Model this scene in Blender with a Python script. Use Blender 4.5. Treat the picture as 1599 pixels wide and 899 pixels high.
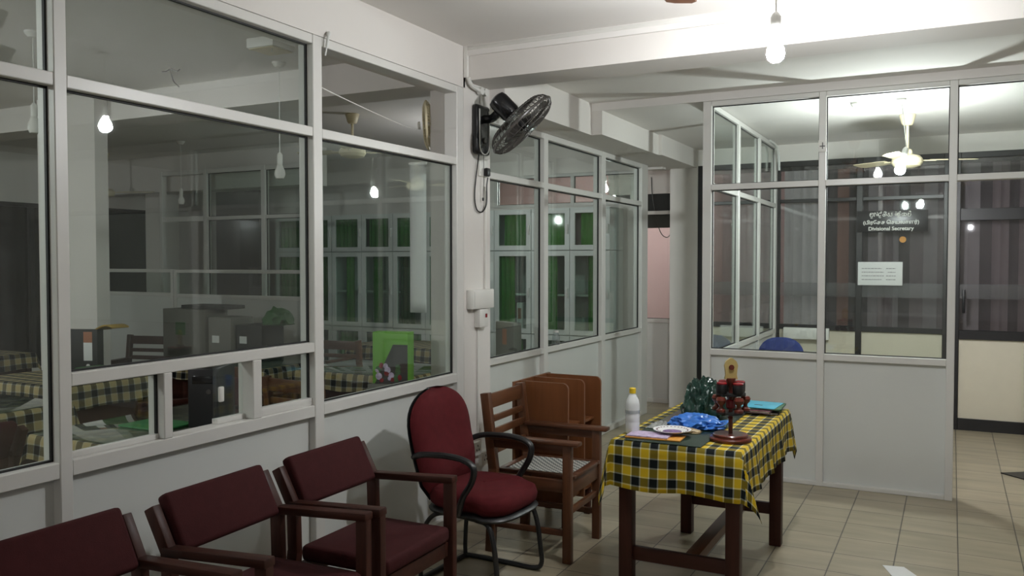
import bpy, bmesh, math, random
from mathutils import Vector, Matrix, noise
R = math.radians
PI = math.pi
for o in list(bpy.data.objects):
    bpy.data.objects.remove(o)
scene = bpy.context.scene
C = scene.collection

# ------------------------------------------------------------ camera, world, exposure
EYE = Vector((0, 0, 1.58))
FPX, YAW, PITCH, ROLL, PCX, PCY = 1330.1, 0.474223, -0.0305, -0.00038, 803.5, 449.5
fwd = Vector((-math.sin(YAW)*math.cos(PITCH), math.cos(YAW)*math.cos(PITCH), math.sin(PITCH)))
rgt0 = Vector((math.cos(YAW), math.sin(YAW), 0)); up0 = rgt0.cross(fwd)
rgt = rgt0*math.cos(ROLL)+up0*math.sin(ROLL); upv = -rgt0*math.sin(ROLL)+up0*math.cos(ROLL)
cam_d = bpy.data.cameras.new('camera')
cam_d.sensor_width = 36.0; cam_d.lens = FPX/1599*36.0
cam_d.shift_x = -(PCX-799.5)/1599
cam_d.clip_start = 0.05; cam_d.clip_end = 100
cam = bpy.data.objects.new('camera', cam_d); C.objects.link(cam)
cam.matrix_world = Matrix(((rgt.x, upv.x, -fwd.x, EYE.x), (rgt.y, upv.y, -fwd.y, EYE.y), (rgt.z, upv.z, -fwd.z, EYE.z), (0, 0, 0, 1)))
scene.camera = cam
scene.view_settings.view_transform = 'Standard'
scene.view_settings.look = 'None'
scene.view_settings.gamma = 1.0
scene.view_settings.use_curve_mapping = False
scene.view_settings.exposure = 0.0
scene.cycles.use_denoising = True
scene.cycles.transparent_max_bounces = 32
scene.cycles.max_bounces = 8
scene.cycles.diffuse_bounces = 5
scene.cycles.sample_clamp_indirect = 6.0
world = bpy.data.worlds.new('night'); scene.world = world; world.use_nodes = True
world.node_tree.nodes['Background'].inputs[0].default_value = (0.010, 0.012, 0.018, 1)
world.node_tree.nodes['Background'].inputs[1].default_value = 1.0
LAMP = 1190.0           # emission of the burning bulbs
LAMP2 = 1350.0
LAMP_FAR = 600.0
LAMP_SIDE = 1150.0
LAMP_CAB_FILL = 260.0
LAMP_PINK = 800.0

def W(px, py, ax, val):
    """the place in the room, on the plane ax = val, that is seen at this spot of the 1599 x 899 view"""
    d = fwd + rgt*((px-PCX)/FPX) - upv*((py-PCY)/FPX)
    i = 'xyz'.index(ax)
    return EYE + d*((val-EYE[i])/d[i])

# ------------------------------------------------------------ materials
def new_mat(name):
    m = bpy.data.materials.new(name); m.use_nodes = True
    nt = m.node_tree
    return m, nt, nt.nodes['Principled BSDF']

def mat(name, col, rough=0.5, metal=0.0, var=0.06, scale=6.0, bump=0.0, bscale=60.0, spec=0.5, coat=0.0, stretch=None, trans=0.0, alpha=1.0):
    m, nt, b = new_mat(name)
    b.inputs['Roughness'].default_value = rough
    b.inputs['Metallic'].default_value = metal
    b.inputs['Specular IOR Level'].default_value = spec
    if coat: b.inputs['Coat Weight'].default_value = coat
    if trans: b.inputs['Transmission Weight'].default_value = trans
    tc = nt.nodes.new('ShaderNodeTexCoord'); src = tc.outputs['Object']
    if stretch:
        mp = nt.nodes.new('ShaderNodeMapping'); mp.inputs['Scale'].default_value = stretch
        nt.links.new(src, mp.inputs[0]); src = mp.outputs[0]
    nz = nt.nodes.new('ShaderNodeTexNoise'); nz.inputs['Scale'].default_value = scale; nz.inputs['Detail'].default_value = 5
    nt.links.new(src, nz.inputs['Vector'])
    mr = nt.nodes.new('ShaderNodeMapRange'); mr.inputs[1].default_value = 0.25; mr.inputs[2].default_value = 0.75
    mr.inputs[3].default_value = 1-var; mr.inputs[4].default_value = 1+var
    nt.links.new(nz.outputs[0], mr.inputs[0])
    mx = nt.nodes.new('ShaderNodeVectorMath'); mx.operation = 'SCALE'
    mx.inputs[0].default_value = col[:3]
    nt.links.new(mr.outputs[0], mx.inputs['Scale'])
    nt.links.new(mx.outputs[0], b.inputs['Base Color'])
    if bump:
        nb = nt.nodes.new('ShaderNodeTexNoise'); nb.inputs['Scale'].default_value = bscale; nb.inputs['Detail'].default_value = 4
        nt.links.new(src, nb.inputs['Vector'])
        bp = nt.nodes.new('ShaderNodeBump'); bp.inputs['Strength'].default_value = bump; bp.inputs['Distance'].default_value = 0.01
        nt.links.new(nb.outputs[0], bp.inputs['Height']); nt.links.new(bp.outputs[0], b.inputs['Normal'])
    return m

def glass_mat(name, tint=(0.93, 0.96, 0.94), rough=0.0, f0=0.045, dirt=0.02, gloss=1.0):
    m, nt, b = new_mat(name); nt.nodes.remove(b)
    out = nt.nodes['Material Output']
    geo = nt.nodes.new('ShaderNodeNewGeometry')
    dot = nt.nodes.new('ShaderNodeVectorMath'); dot.operation = 'DOT_PRODUCT'
    nt.links.new(geo.outputs['Incoming'], dot.inputs[0]); nt.links.new(geo.outputs['Normal'], dot.inputs[1])
    def mth(op, a, bb=None):
        n = nt.nodes.new('ShaderNodeMath'); n.operation = op
        if hasattr(a, 'links'): nt.links.new(a, n.inputs[0])
        else: n.inputs[0].default_value = a
        if bb is not None:
            if hasattr(bb, 'links'): nt.links.new(bb, n.inputs[1])
            else: n.inputs[1].default_value = bb
        return n.outputs[0]
    a = mth('ABSOLUTE', dot.outputs['Value']); c = mth('SUBTRACT', 1.0, a); p = mth('POWER', c, 5.0)
    f = mth('ADD', mth('MULTIPLY', p, 1-f0), f0)
    f = mth('MULTIPLY', f, gloss)
    tr = nt.nodes.new('ShaderNodeBsdfTransparent'); tr.inputs[0].default_value = (*tint, 1)
    gl = nt.nodes.new('ShaderNodeBsdfGlossy'); gl.inputs['Roughness'].default_value = rough
    gl.inputs[0].default_value = (1, 1, 1, 1)
    df = nt.nodes.new('ShaderNodeBsdfDiffuse'); df.inputs[0].default_value = (0.55, 0.57, 0.56, 1)
    tc = nt.nodes.new('ShaderNodeTexCoord')
    nz = nt.nodes.new('ShaderNodeTexNoise'); nz.inputs['Scale'].default_value = 4; nz.inputs['Detail'].default_value = 6
    nt.links.new(tc.outputs['Object'], nz.inputs['Vector'])
    d = mth('MULTIPLY', mth('POWER', nz.outputs[0], 2.0), dirt*4)
    m1 = nt.nodes.new('ShaderNodeMixShader'); nt.links.new(d, m1.inputs[0]); nt.links.new(tr.outputs[0], m1.inputs[1]); nt.links.new(df.outputs[0], m1.inputs[2])
    m2 = nt.nodes.new('ShaderNodeMixShader'); nt.links.new(f, m2.inputs[0]); nt.links.new(m1.outputs[0], m2.inputs[1]); nt.links.new(gl.outputs[0], m2.inputs[2])
    nt.links.new(m2.outputs[0], out.inputs['Surface'])
    return m

def emit_mat(name, col, strength):
    m, nt, b = new_mat(name)
    b.inputs['Emission Color'].default_value = (*col, 1)
    b.inputs['Emission Strength'].default_value = strength
    b.inputs['Base Color'].default_value = (0.9, 0.9, 0.9, 1)
    return m

def tile_mat():
    m, nt, b = new_mat('floor_tiles')
    tc = nt.nodes.new('ShaderNodeTexCoord')
    mp = nt.nodes.new('ShaderNodeMapping'); mp.inputs['Location'].default_value = (-0.05, -0.07, 0)
    nt.links.new(tc.outputs['Object'], mp.inputs[0])
    br = nt.nodes.new('ShaderNodeTexBrick')
    br.offset = 0.0; br.squash = 1.0
    br.inputs['Scale'].default_value = 1.0
    br.inputs['Brick Width'].default_value = 0.30; br.inputs['Row Height'].default_value = 0.30
    br.inputs['Mortar Size'].default_value = 0.0035; br.inputs['Mortar Smooth'].default_value = 0.2
    br.inputs['Color1'].default_value = (0.34, 0.295, 0.205, 1); br.inputs['Color2'].default_value = (0.37, 0.32, 0.225, 1)
    br.inputs['Mortar'].default_value = (0.085, 0.075, 0.06, 1)
    nt.links.new(mp.outputs[0], br.inputs['Vector'])
    nz = nt.nodes.new('ShaderNodeTexNoise'); nz.inputs['Scale'].default_value = 1.0; nz.inputs['Detail'].default_value = 6
    mp2 = nt.nodes.new('ShaderNodeMapping'); mp2.inputs['Scale'].default_value = (2, 9, 1)
    nt.links.new(tc.outputs['Object'], mp2.inputs[0]); nt.links.new(mp2.outputs[0], nz.inputs['Vector'])
    mr = nt.nodes.new('ShaderNodeMapRange'); mr.inputs[1].default_value = .3; mr.inputs[2].default_value = .7; mr.inputs[3].default_value = .82; mr.inputs[4].default_value = 1.15
    nt.links.new(nz.outputs[0], mr.inputs[0])
    mx = nt.nodes.new('ShaderNodeVectorMath'); mx.operation = 'SCALE'
    nt.links.new(br.outputs['Color'], mx.inputs[0]); nt.links.new(mr.outputs[0], mx.inputs['Scale'])
    nt.links.new(mx.outputs[0], b.inputs['Base Color'])
    b.inputs['Roughness'].default_value = 0.32
    bp = nt.nodes.new('ShaderNodeBump'); bp.inputs['Strength'].default_value = 0.3; bp.inputs['Distance'].default_value = 0.003; bp.invert = True
    nt.links.new(br.outputs['Fac'], bp.inputs['Height']); nt.links.new(bp.outputs[0], b.inputs['Normal'])
    return m

def check_mat(name='checked_cloth', per=0.0855, sat=1.0, val=1.0):
    """woven yellow, black and white checks, laid out in metres of cloth"""
    m, nt, b = new_mat(name)
    uv = nt.nodes.new('ShaderNodeUVMap'); uv.uv_map = 'UVMap'
    sp = nt.nodes.new('ShaderNodeSeparateXYZ'); nt.links.new(uv.outputs[0], sp.inputs[0])
    def ramp(sock):
        d = nt.nodes.new('ShaderNodeMath'); d.operation = 'DIVIDE'; nt.links.new(sock, d.inputs[0]); d.inputs[1].default_value = per
        f = nt.nodes.new('ShaderNodeMath'); f.operation = 'FRACT'; nt.links.new(d.outputs[0], f.inputs[0])
        r = nt.nodes.new('ShaderNodeValToRGB'); cr = r.color_ramp; cr.interpolation = 'CONSTANT'
        Y, K, Wh = (0.80, 0.66, 0.12, 1), (0.06, 0.08, 0.085, 1), (0.80, 0.80, 0.72, 1)
        cr.elements[0].position = 0; cr.elements[0].color = Y
        cr.elements[1].position = 0.425; cr.elements[1].color = Wh
        for p, c in ((0.50, K), (0.925, Wh)):
            e = cr.elements.new(p); e.color = c
        nt.links.new(f.outputs[0], r.inputs[0])
        return r.outputs[0]
    mx = nt.nodes.new('ShaderNodeMix'); mx.data_type = 'RGBA'; mx.inputs[0].default_value = 0.5
    nt.links.new(ramp(sp.outputs[0]), mx.inputs[6]); nt.links.new(ramp(sp.outputs[1]), mx.inputs[7])
    gm = nt.nodes.new('ShaderNodeGamma'); gm.inputs[1].default_value = 2.0
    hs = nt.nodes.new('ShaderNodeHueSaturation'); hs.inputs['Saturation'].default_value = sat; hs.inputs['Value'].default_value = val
    nt.links.new(mx.outputs[2], gm.inputs[0]); nt.links.new(gm.outputs[0], hs.inputs['Color']); nt.links.new(hs.outputs[0], b.inputs['Base Color'])
    b.inputs['Roughness'].default_value = 0.8; b.inputs['Specular IOR Level'].default_value = 0.2
    return m

def wood_mat(name, col, rough=0.4, dark=0.6, axis=2, coat=0.2):
    m, nt, b = new_mat(name)
    tc = nt.nodes.new('ShaderNodeTexCoord')
    mp = nt.nodes.new('ShaderNodeMapping'); s = [22, 22, 22]; s[axis] = 1.6; mp.inputs['Scale'].default_value = s
    nt.links.new(tc.outputs['Object'], mp.inputs[0])
    nz = nt.nodes.new('ShaderNodeTexNoise'); nz.inputs['Scale'].default_value = 1.0; nz.inputs['Detail'].default_value = 6; nz.inputs['Distortion'].default_value = 1.2
    nt.links.new(mp.outputs[0], nz.inputs['Vector'])
    r = nt.nodes.new('ShaderNodeValToRGB')
    r.color_ramp.elements[0].position = .3; r.color_ramp.elements[0].color = (*[c*dark for c in col], 1)
    r.color_ramp.elements[1].position = .7; r.color_ramp.elements[1].color = (*col, 1)
    nt.links.new(nz.outputs[0], r.inputs[0]); nt.links.new(r.outputs[0], b.inputs['Base Color'])
    b.inputs['Specular IOR Level'].default_value = .25
    b.inputs['Roughness'].default_value = rough; b.inputs['Coat Weight'].default_value = coat; b.inputs['Coat Roughness'].default_value = 0.3
    return m

def weave_mat(name):
    m, nt, b = new_mat(name)
    tc = nt.nodes.new('ShaderNodeTexCoord')
    ck = nt.nodes.new('ShaderNodeTexChecker'); ck.inputs['Scale'].default_value = 52
    ck.inputs[1].default_value = (0.55, 0.55, 0.5, 1); ck.inputs[2].default_value = (0.07, 0.08, 0.08, 1)
    nt.links.new(tc.outputs['Object'], ck.inputs[0]); nt.links.new(ck.outputs[0], b.inputs['Base Color'])
    b.inputs['Roughness'].default_value = .6
    return m

M = {}
M['wall'] = mat('wall_paint', (0.70, 0.67, 0.635), .75, var=.03, scale=1.5, bump=.05, bscale=30)
M['ceil'] = mat('ceiling_paint', (0.76, 0.735, 0.705), .85, var=.04, scale=1.0, bump=.06, bscale=20)
M['alu'] = mat('white_aluminium', (0.66, 0.65, 0.62), .35, var=.02, scale=3)
M['lam'] = mat('grey_laminate', (0.64, 0.655, 0.63), .35, var=.03, scale=2)
M['rubber'] = mat('black_gasket', (0.01, 0.01, 0.01), .6, var=.1)
M['glass'] = glass_mat('partition_glass', (0.90, 0.94, 0.92), 0.012, dirt=.012)
M['glass_far'] = glass_mat('clear_glass', (0.90, 0.94, 0.92), 0.01, dirt=.006)
M['glass_smoke'] = glass_mat('smoked_glass', (0.80, 0.79, 0.80), 0.02, dirt=.01)
M['glass_cab'] = glass_mat('cabinet_glass', (0.85, 0.92, 0.88), 0.03, dirt=.01)
M['floor'] = tile_mat()
M['check'] = check_mat()
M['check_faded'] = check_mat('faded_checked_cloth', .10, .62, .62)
M['redwood'] = wood_mat('red_brown_wood', (0.055, 0.016, 0.010), .5, coat=.04)
M['redwoodx'] = wood_mat('red_brown_wood_rail', (0.055, 0.016, 0.010), .5, axis=0, coat=.04)
M['brownwood'] = wood_mat('brown_wood', (0.13, 0.05, 0.022), .38)
M['brownwoodx'] = wood_mat('brown_wood_rail', (0.11, 0.042, 0.02), .38, axis=0)
M['brownwoody'] = wood_mat('brown_wood_slat', (0.14, 0.056, 0.024), .38, axis=1)
M['board'] = wood_mat('veneer_board', (0.18, 0.066, 0.024), .4, dark=.8)
M['maroon'] = mat('maroon_fabric', (0.045, 0.008, 0.0088), .85, var=.12, scale=30, bump=.15, bscale=250, spec=.2)
M['redfab'] = mat('red_fabric', (0.082, 0.0085, 0.011), .9, var=.12, scale=25, bump=.15, bscale=260, spec=.2)
M['blackp'] = mat('black_plastic', (0.010, 0.010, 0.011), .4, var=.1)
M['blackgloss'] = mat('gloss_black_plastic', (0.008, 0.008, 0.009), .18, var=.1)
M['wire'] = mat('grey_wire', (0.06, 0.055, 0.05), .35, var=.1)
M['whitep'] = mat('white_plastic', (0.72, 0.71, 0.67), .4, var=.03)
M['cream'] = mat('cream_plastic', (0.70, 0.62, 0.42), .4, var=.03)
M['creamp'] = mat('cream_panel', (0.66, 0.61, 0.49), .5, var=.03)
M['darkframe'] = mat('dark_anodised_frame', (0.012, 0.011, 0.012), .4, var=.1)
M['steel'] = mat('painted_steel', (0.68, 0.71, 0.69), .4, var=.02)
M['weave'] = weave_mat('woven_seat')
M['green'] = mat('green_curtain', (0.05, 0.22, 0.025), .85, var=.2, scale=12, stretch=(4, 4, .4))
M['dark'] = mat('dark_interior', (0.03, 0.032, 0.03), .8)
M['night'] = mat('night_glass', (0.004, 0.005, 0.006), .12, var=.1)
M['bluebag'] = mat('blue_plastic_film', (0.04, 0.17, 0.55), .28, var=.25, scale=25, trans=.0)
M['darkbag'] = mat('dark_green_plastic_film', (0.012, 0.035, 0.025), .2, var=.4, scale=20)
M['paper'] = mat('white_paper', (0.75, 0.75, 0.74), .7, var=.02)
M['ink'] = mat('grey_ink', (0.12, 0.12, 0.13), .7)
M['green_sheet'] = mat('dark_green_vinyl', (0.012, 0.028, 0.018), .25, var=.1)
M['yellow'] = mat('yellow_plastic', (0.75, 0.52, 0.02), .4)
M['bottle'] = mat('clear_bottle', (0.72, 0.74, 0.74), .15, var=.05)
M['water_glass'] = glass_mat('bottle_film', (0.85, 0.88, 0.9), 0.05, f0=.08, dirt=.12)
M['bluefile'] = mat('blue_card', (0.06, 0.38, 0.52), .6, var=.05)
M['maroonfile'] = mat('maroon_card', (0.10, 0.02, 0.035), .6)
M['darkfile'] = mat('black_card', (0.02, 0.02, 0.02), .6)
M['orange'] = mat('orange_card', (0.62, 0.28, 0.04), .6)
M['gold'] = mat('gold_paint', (0.55, 0.43, 0.17), .4, metal=.3)
M['stampwood'] = wood_mat('stamp_wood', (0.16, 0.030, 0.018), .2, coat=.6)
M['stampred'] = mat('red_lacquer', (0.22, 0.012, 0.018), .25)
M['bluechair'] = mat('blue_fabric', (0.02, 0.035, 0.16), .85, var=.1, scale=20)
M['pink'] = mat('pink_wall_paint', (0.70, 0.47, 0.46), .8, var=.04)
M['lilac'] = mat('lilac_print', (0.52, 0.42, 0.58), .5, var=.35, scale=60)
M['lime'] = mat('lime_green_card', (0.13, 0.38, 0.025), .6)
M['moss'] = mat('dark_green_card', (0.02, 0.10, 0.02), .6)
M['greybox'] = mat('grey_carton', (0.16, 0.155, 0.135), .7)
M['terracotta'] = mat('terracotta_paper', (0.38, 0.16, 0.09), .7)
M['deskglass'] = glass_mat('desk_glass', (0.8, 0.9, 0.86), 0.02, f0=.07, dirt=.03)
M['sign'] = mat('black_acrylic', (0.012, 0.012, 0.014), .3)
M['signtext'] = mat('silver_lettering', (0.85, 0.85, 0.80), .5)

# ------------------------------------------------------------ mesh collector
class MB:
    def __init__(s):
        s.v = []; s.f = []; s.uv = None
    def add(s, vs, fs, T=None):
        b = len(s.v)
        for p in vs:
            p = Vector(p)
            s.v.append(tuple(T @ p if T is not None else p))
        s.f += [tuple(b+i for i in q) for q in fs]
        return s
    def from_bm(s, bm, T=None):
        bm.verts.index_update()
        s.add([v.co.copy() for v in bm.verts], [[v.index for v in f.verts] for f in bm.faces], T)
        bm.free(); return s
    def box(s, lo, hi, bev=0.0, T=None, seg=2):
        lo = [min(a, b) for a, b in zip(lo, hi)] if False else lo
        x0, y0, z0 = lo; x1, y1, z1 = hi
        vs = [(x0, y0, z0), (x1, y0, z0), (x1, y1, z0), (x0, y1, z0), (x0, y0, z1), (x1, y0, z1), (x1, y1, z1), (x0, y1, z1)]
        fs = [(0, 3, 2, 1), (4, 5, 6, 7), (0, 1, 5, 4), (1, 2, 6, 5), (2, 3, 7, 6), (3, 0, 4, 7)]
        if not bev: return s.add(vs, fs, T)
        bm = bmesh.new(); vv = [bm.verts.new(p) for p in vs]
        for q in fs: bm.faces.new([vv[i] for i in q])
        bmesh.ops.bevel(bm, geom=bm.edges[:], offset=bev, segments=seg, affect='EDGES', profile=.5)
        return s.from_bm(bm, T)
    def bar(s, a, b, w, h, bev=0.0, up=(0, 0, 1)):
        """a bar of section w x h from a to b (h along up)"""
        a = Vector(a); b = Vector(b); d = b-a; L = d.length; d.normalize()
        up = Vector(up)
        if abs(d.dot(up)) > .95: up = Vector((1, 0, 0))
        y = up.cross(d).normalized(); z = d.cross(y)
        T = Matrix(((d.x, y.x, z.x, a.x), (d.y, y.y, z.y, a.y), (d.z, y.z, z.z, a.z), (0, 0, 0, 1)))
        return s.box((0, -w/2, -h/2), (L, w/2, h/2), bev, T)
    def tube(s, pts, r, n=8, closed=False, flat=1.0, cap=True):
        pts = [Vector(p) for p in pts]; N = len(pts); rings = []
        prev = None; base = len(s.v); vs = []
        for i, p in enumerate(pts):
            if closed: t = pts[(i+1) % N]-pts[i-1]
            else: t = pts[min(i+1, N-1)]-pts[max(i-1, 0)]
            t.normalize()
            if prev is None:
                u = Vector((0, 0, 1)) if abs(t.z) < .9 else Vector((1, 0, 0))
                u = (u-t*u.dot(t)).normalized()
            else:
                u = prev-t*prev.dot(t)
                u = u.normalized() if u.length > 1e-6 else prev
            prev = u; w = t.cross(u)
            rr = r[i] if isinstance(r, (list, tuple)) else r
            for k in range(n):
                a = 2*PI*k/n
                vs.append(p+u*math.cos(a)*rr*flat+w*math.sin(a)*rr)
        fs = []
        for i in range(N if closed else N-1):
            j = (i+1) % N
            for k in range(n):
                l = (k+1) % n
                fs.append((i*n+k, i*n+l, j*n+l, j*n+k))
        if cap and not closed:
            fs.append(tuple(range(n-1, -1, -1))); fs.append(tuple((N-1)*n+k for k in range(n)))
        return s.add(vs, fs)
    def lathe(s, prof, n=24, T=None, cap=True):
        vs = []; fs = []
        for r, z in prof:
            for k in range(n):
                a = 2*PI*k/n; vs.append((r*math.cos(a), r*math.sin(a), z))
        for i in range(len(prof)-1):
            for k in range(n):
                l = (k+1) % n
                fs.append((i*n+k, i*n+l, (i+1)*n+l, (i+1)*n+k))
        if cap:
            if prof[0][0] > 1e-5: fs.append(tuple(range(n-1, -1, -1)))
            if prof[-1][0] > 1e-5: fs.append(tuple((len(prof)-1)*n+k for k in range(n)))
        return s.add(vs, fs, T)
    def prism(s, poly, z0, z1, T=None):
        n = len(poly)
        vs = [(x, y, z0) for x, y in poly]+[(x, y, z1) for x, y in poly]
        fs = [tuple(range(n-1, -1, -1)), tuple(range(n, 2*n))]+[(i, (i+1) % n, n+(i+1) % n, n+i) for i in range(n)]
        return s.add(vs, fs, T)
    def grid(s, fn, nu, nv, T=None):
        vs = [fn(i/nu, j/nv) for j in range(nv+1) for i in range(nu+1)]
        fs = [(j*(nu+1)+i, j*(nu+1)+i+1, (j+1)*(nu+1)+i+1, (j+1)*(nu+1)+i) for j in range(nv) for i in range(nu)]
        return s.add(vs, fs, T)
    def build(s, name, m, parent=None, smooth=True, angle=35):
        me = bpy.data.meshes.new(name); me.from_pydata(s.v, [], s.f)
        if s.uv:
            ul = me.uv_layers.new(name='UVMap')
            for lp in me.loops: ul.data[lp.index].uv = s.uv[lp.vertex_index]
        bm = bmesh.new(); bm.from_mesh(me)
        bmesh.ops.remove_doubles(bm, verts=bm.verts, dist=1e-6) if not s.uv else None
        bmesh.ops.recalc_face_normals(bm, faces=bm.faces)
        bm.to_mesh(me); bm.free()
        if smooth:
            for p in me.polygons: p.use_smooth = True
            me.set_sharp_from_angle(angle=R(angle))
        me.materials.append(m)
        o = bpy.data.objects.new(name, me); C.objects.link(o)
        if parent is not None: o.parent = parent
        return o

def tag(o, label, cat, group=None, kind=None):
    o['label'] = label; o['category'] = cat
    if group: o['group'] = group
    if kind: o['kind'] = kind
    return o
def thing(name, label, cat, loc=(0, 0, 0), rz=0.0, group=None, kind=None):
    o = bpy.data.objects.new(name, None); C.objects.link(o)
    o.location = loc; o.rotation_euler = (0, 0, rz); o.empty_display_size = .1
    return tag(o, label, cat, group, kind)
def struct(name, mb, m, label, cat, parent=None, smooth=False):
    o = mb.build(name, m, parent, smooth=smooth)
    return tag(o, label, cat, kind='structure')
def copy_tree(o, parent=None):
    c = o.copy(); C.objects.link(c)
    if parent is not None: c.parent = parent
    for ch in [x for x in bpy.data.objects if x.parent == o]: copy_tree(ch, c)
    return c
def copy_thing(src, loc, rz, label, group=None):
    c = copy_tree(src); c.location = loc; c.rotation_euler = (0, 0, rz); c['label'] = label
    if group: c['group'] = group
    return c
def B(lo, hi, bev=0.0): return MB().box(lo, hi, bev)
def smooth_path(pts, n=6):
    pts = [Vector(p) for p in pts]; out = []
    P = [pts[0]*2-pts[1]]+pts+[pts[-1]*2-pts[-2]]
    for i in range(1, len(P)-2):
        for k in range(n):
            t = k/n; a, b, c, d = P[i-1], P[i], P[i+1], P[i+2]
            out.append(.5*((2*b)+(c-a)*t+(2*a-5*b+4*c-d)*t*t+(3*b-a-3*c+d)*t**3))
    out.append(pts[-1]); return out

# ------------------------------------------------------------ burning bulbs
def bulb(name, label, loc, cord_top, strength, tilt=0.0, color=(0.97, 0.985, 1.0)):
    """pendant bulb: loc is the centre of the glass, cord runs up to cord_top"""
    t = thing(name, label, 'light bulb', loc)
    T = Matrix.Rotation(tilt, 4, 'Y')
    g = MB().lathe([(0.001, -.044), (.018, -.041), (.032, -.028), (.037, -.008), (.034, .012), (.024, .032), (.0155, .048), (.0145, .058)], 20, T)
    g.build('glass_globe', emit_mat(name+'_glow', color, strength), t)
    MB().lathe([(.0150, .056), (.0165, .066), (.0165, .085), (.019, .088), (.021, .10), (.021, .14), (.014, .155), (.006, .162)], 18, T).build('holder', M['whitep'], t)
    p0 = T @ Vector((0, 0, .16)); top = Vector((0, 0, cord_top-loc[2]))
    MB().tube([p0, (p0+top)/2+Vector((.002, 0, 0)), top], .0032, 6).build('cord', M['whitep'], t)
    MB().lathe([(.035, -.001), (.035, -.012), (.022, -.028), (.006, -.030)], 18, Matrix.Translation(top)).build('ceiling_rose', M['whitep'], t)
    return t

ZC1, ZC2, ZC3 = 2.89, 2.83, 2.77
XW = -2.66         # near glazed partition, room side
XF = -2.82         # far glazed partition, room side
YC = 6.285         # front of the glazed cubicle
YB = 9.0           # dark framed office wall
bulb('pendant_bulb', 'bright bare bulb burning under the ceiling in front of the beam', (-0.655, 3.62, 2.44), ZC1, LAMP)
bulb('pendant_bulb', 'bright bare bulb burning beside the ceiling fan inside the glass cubicle', (-0.345, 6.85, 2.26), ZC3, LAMP2, R(14))
bulb('pendant_bulb', 'bare bulb burning over the room behind the viewer, beside the entrance', (2.2, -3.0, 2.44), ZC1, LAMP_FAR)
bulb('pendant_bulb', 'bare bulb burning at the far back of the room', (0.4, -6.2, 2.44), ZC1, LAMP_FAR)
bulb('pendant_bulb', 'bare bulb burning beyond the partition against the pink wall', (-3.9, 10.1, 2.5), ZC1, LAMP_PINK)

bulb('pendant_bulb', 'bare bulb burning in the side office beyond the picture edge', (-6.9, 1.3, 2.40), ZC1, LAMP_SIDE)
bulb('pendant_bulb', 'added unseen fill bulb in the side office just behind the near partition', (-4.0, 0.35, 2.40), ZC1, LAMP_SIDE*.7)  # added out of view to brighten the column and beam faces
bulb('pendant_bulb', 'added fill bulb hidden behind the column in front of the steel cabinets', (-3.95, 6.95, 2.40), ZC1, LAMP_CAB_FILL)  # added out of sight to light the cabinet fronts

# ------------------------------------------------------------ the shell
XR, YBACK, XL2, YFAR = 3.6, -8.0, -10.0, 11.6
struct('floor', B((XL2-.2, YBACK-.2, -.1), (XR+.2, YFAR+.2, 0)), M['floor'], 'beige square tiled floor of the office hall', 'floor')
struct('ceiling', MB().box((XW-.24, YBACK, ZC1), (XR, 4.5, ZC1+.15)).box((XW-.24, 4.5, ZC2), (XR, YC+.02, ZC1+.15)).box((XW-.3, YC+.02, ZC3), (XR, YFAR, ZC1+.15)).box((XL2, YBACK, ZC1), (XW-.24, YFAR, ZC1+.15)),
       M['ceil'], 'off white plastered ceiling over both rooms', 'ceiling')
struct('trim_1', B((XL2, 4.52, 2.685), (XR, 4.83, ZC1-.001)), M['wall'], 'white concrete beam crossing under the ceiling over the table', 'beam')
struct('wall_left', MB().box((XW-.24, YBACK, 2.642), (XW, 4.52, ZC1)).box((XW-.24, 4.83, 2.582), (-2.55, YC+.02, ZC2)).box((XW-.3, YC+.02, 2.582), (-2.462, 7.75, ZC3)).box((XW-.3, 7.75, 2.582), (-2.43, YB+.1, ZC3)),
       M['wall'], 'white upper wall beam above the glazed partitions', 'wall')
struct('column_1', B((-2.90, 4.502, 0), (XW, 4.835, ZC1)), M['wall'], 'white square column between the two glazed partitions, carrying the black fan', 'column')
struct('column_2', B((-2.72, YB-.02, 0), (-2.42, YB+.28, 2.77)), M['wall'], 'pale grey column beside the dark framed office wall', 'column')
struct('column_3', B((-6.60, 4.40, 0), (-5.905, 4.515, ZC1)), M['wall'], 'grey column standing inside the dim side office', 'column')
struct('wall_right', B((XR, YBACK-.1, 0), (XR+.15, YFAR, ZC1)), M['wall'], 'white wall at the other side of the hall', 'wall')
struct('wall_back', B((XL2, YBACK-.15, 0), (XR, YBACK, ZC1)), M['wall'], 'white wall behind the viewer', 'wall')
struct('wall_far', B((XL2, YFAR, 0), (XR, YFAR+.15, ZC1)), M['pink'], 'pink painted wall of the room beyond', 'wall')
struct('wall_side', MB().box((XL2-.15, YBACK, 0), (XL2, YFAR, .30)).box((XL2-.15, YBACK, 2.3), (XL2, YFAR, ZC1)), M['wall'], 'grey outer wall of the side office under and over its windows', 'wall')
# windows of the outer wall (night outside)
w7 = MB()
for y in (-8, -6, -4, -2, 0, 2.0, 3.6, 5.2, 6.55, 7.0, 8.6, 10.2, 11.5): w7.box((XL2-.10, y, .30), (XL2-.0, y+.06, 2.3))
w7.box((XL2-.1, YBACK, .30), (XL2, YFAR, .35)).box((XL2-.1, YBACK, 2.25), (XL2, YFAR, 2.3))
w = struct('window_7', w7, M['darkframe'], 'black night window along the outer wall of the side office', 'window')
B((XL2-.06, YBACK, .35), (XL2-.05, YFAR, 2.25)).build('pane', M['night'], w)
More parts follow.
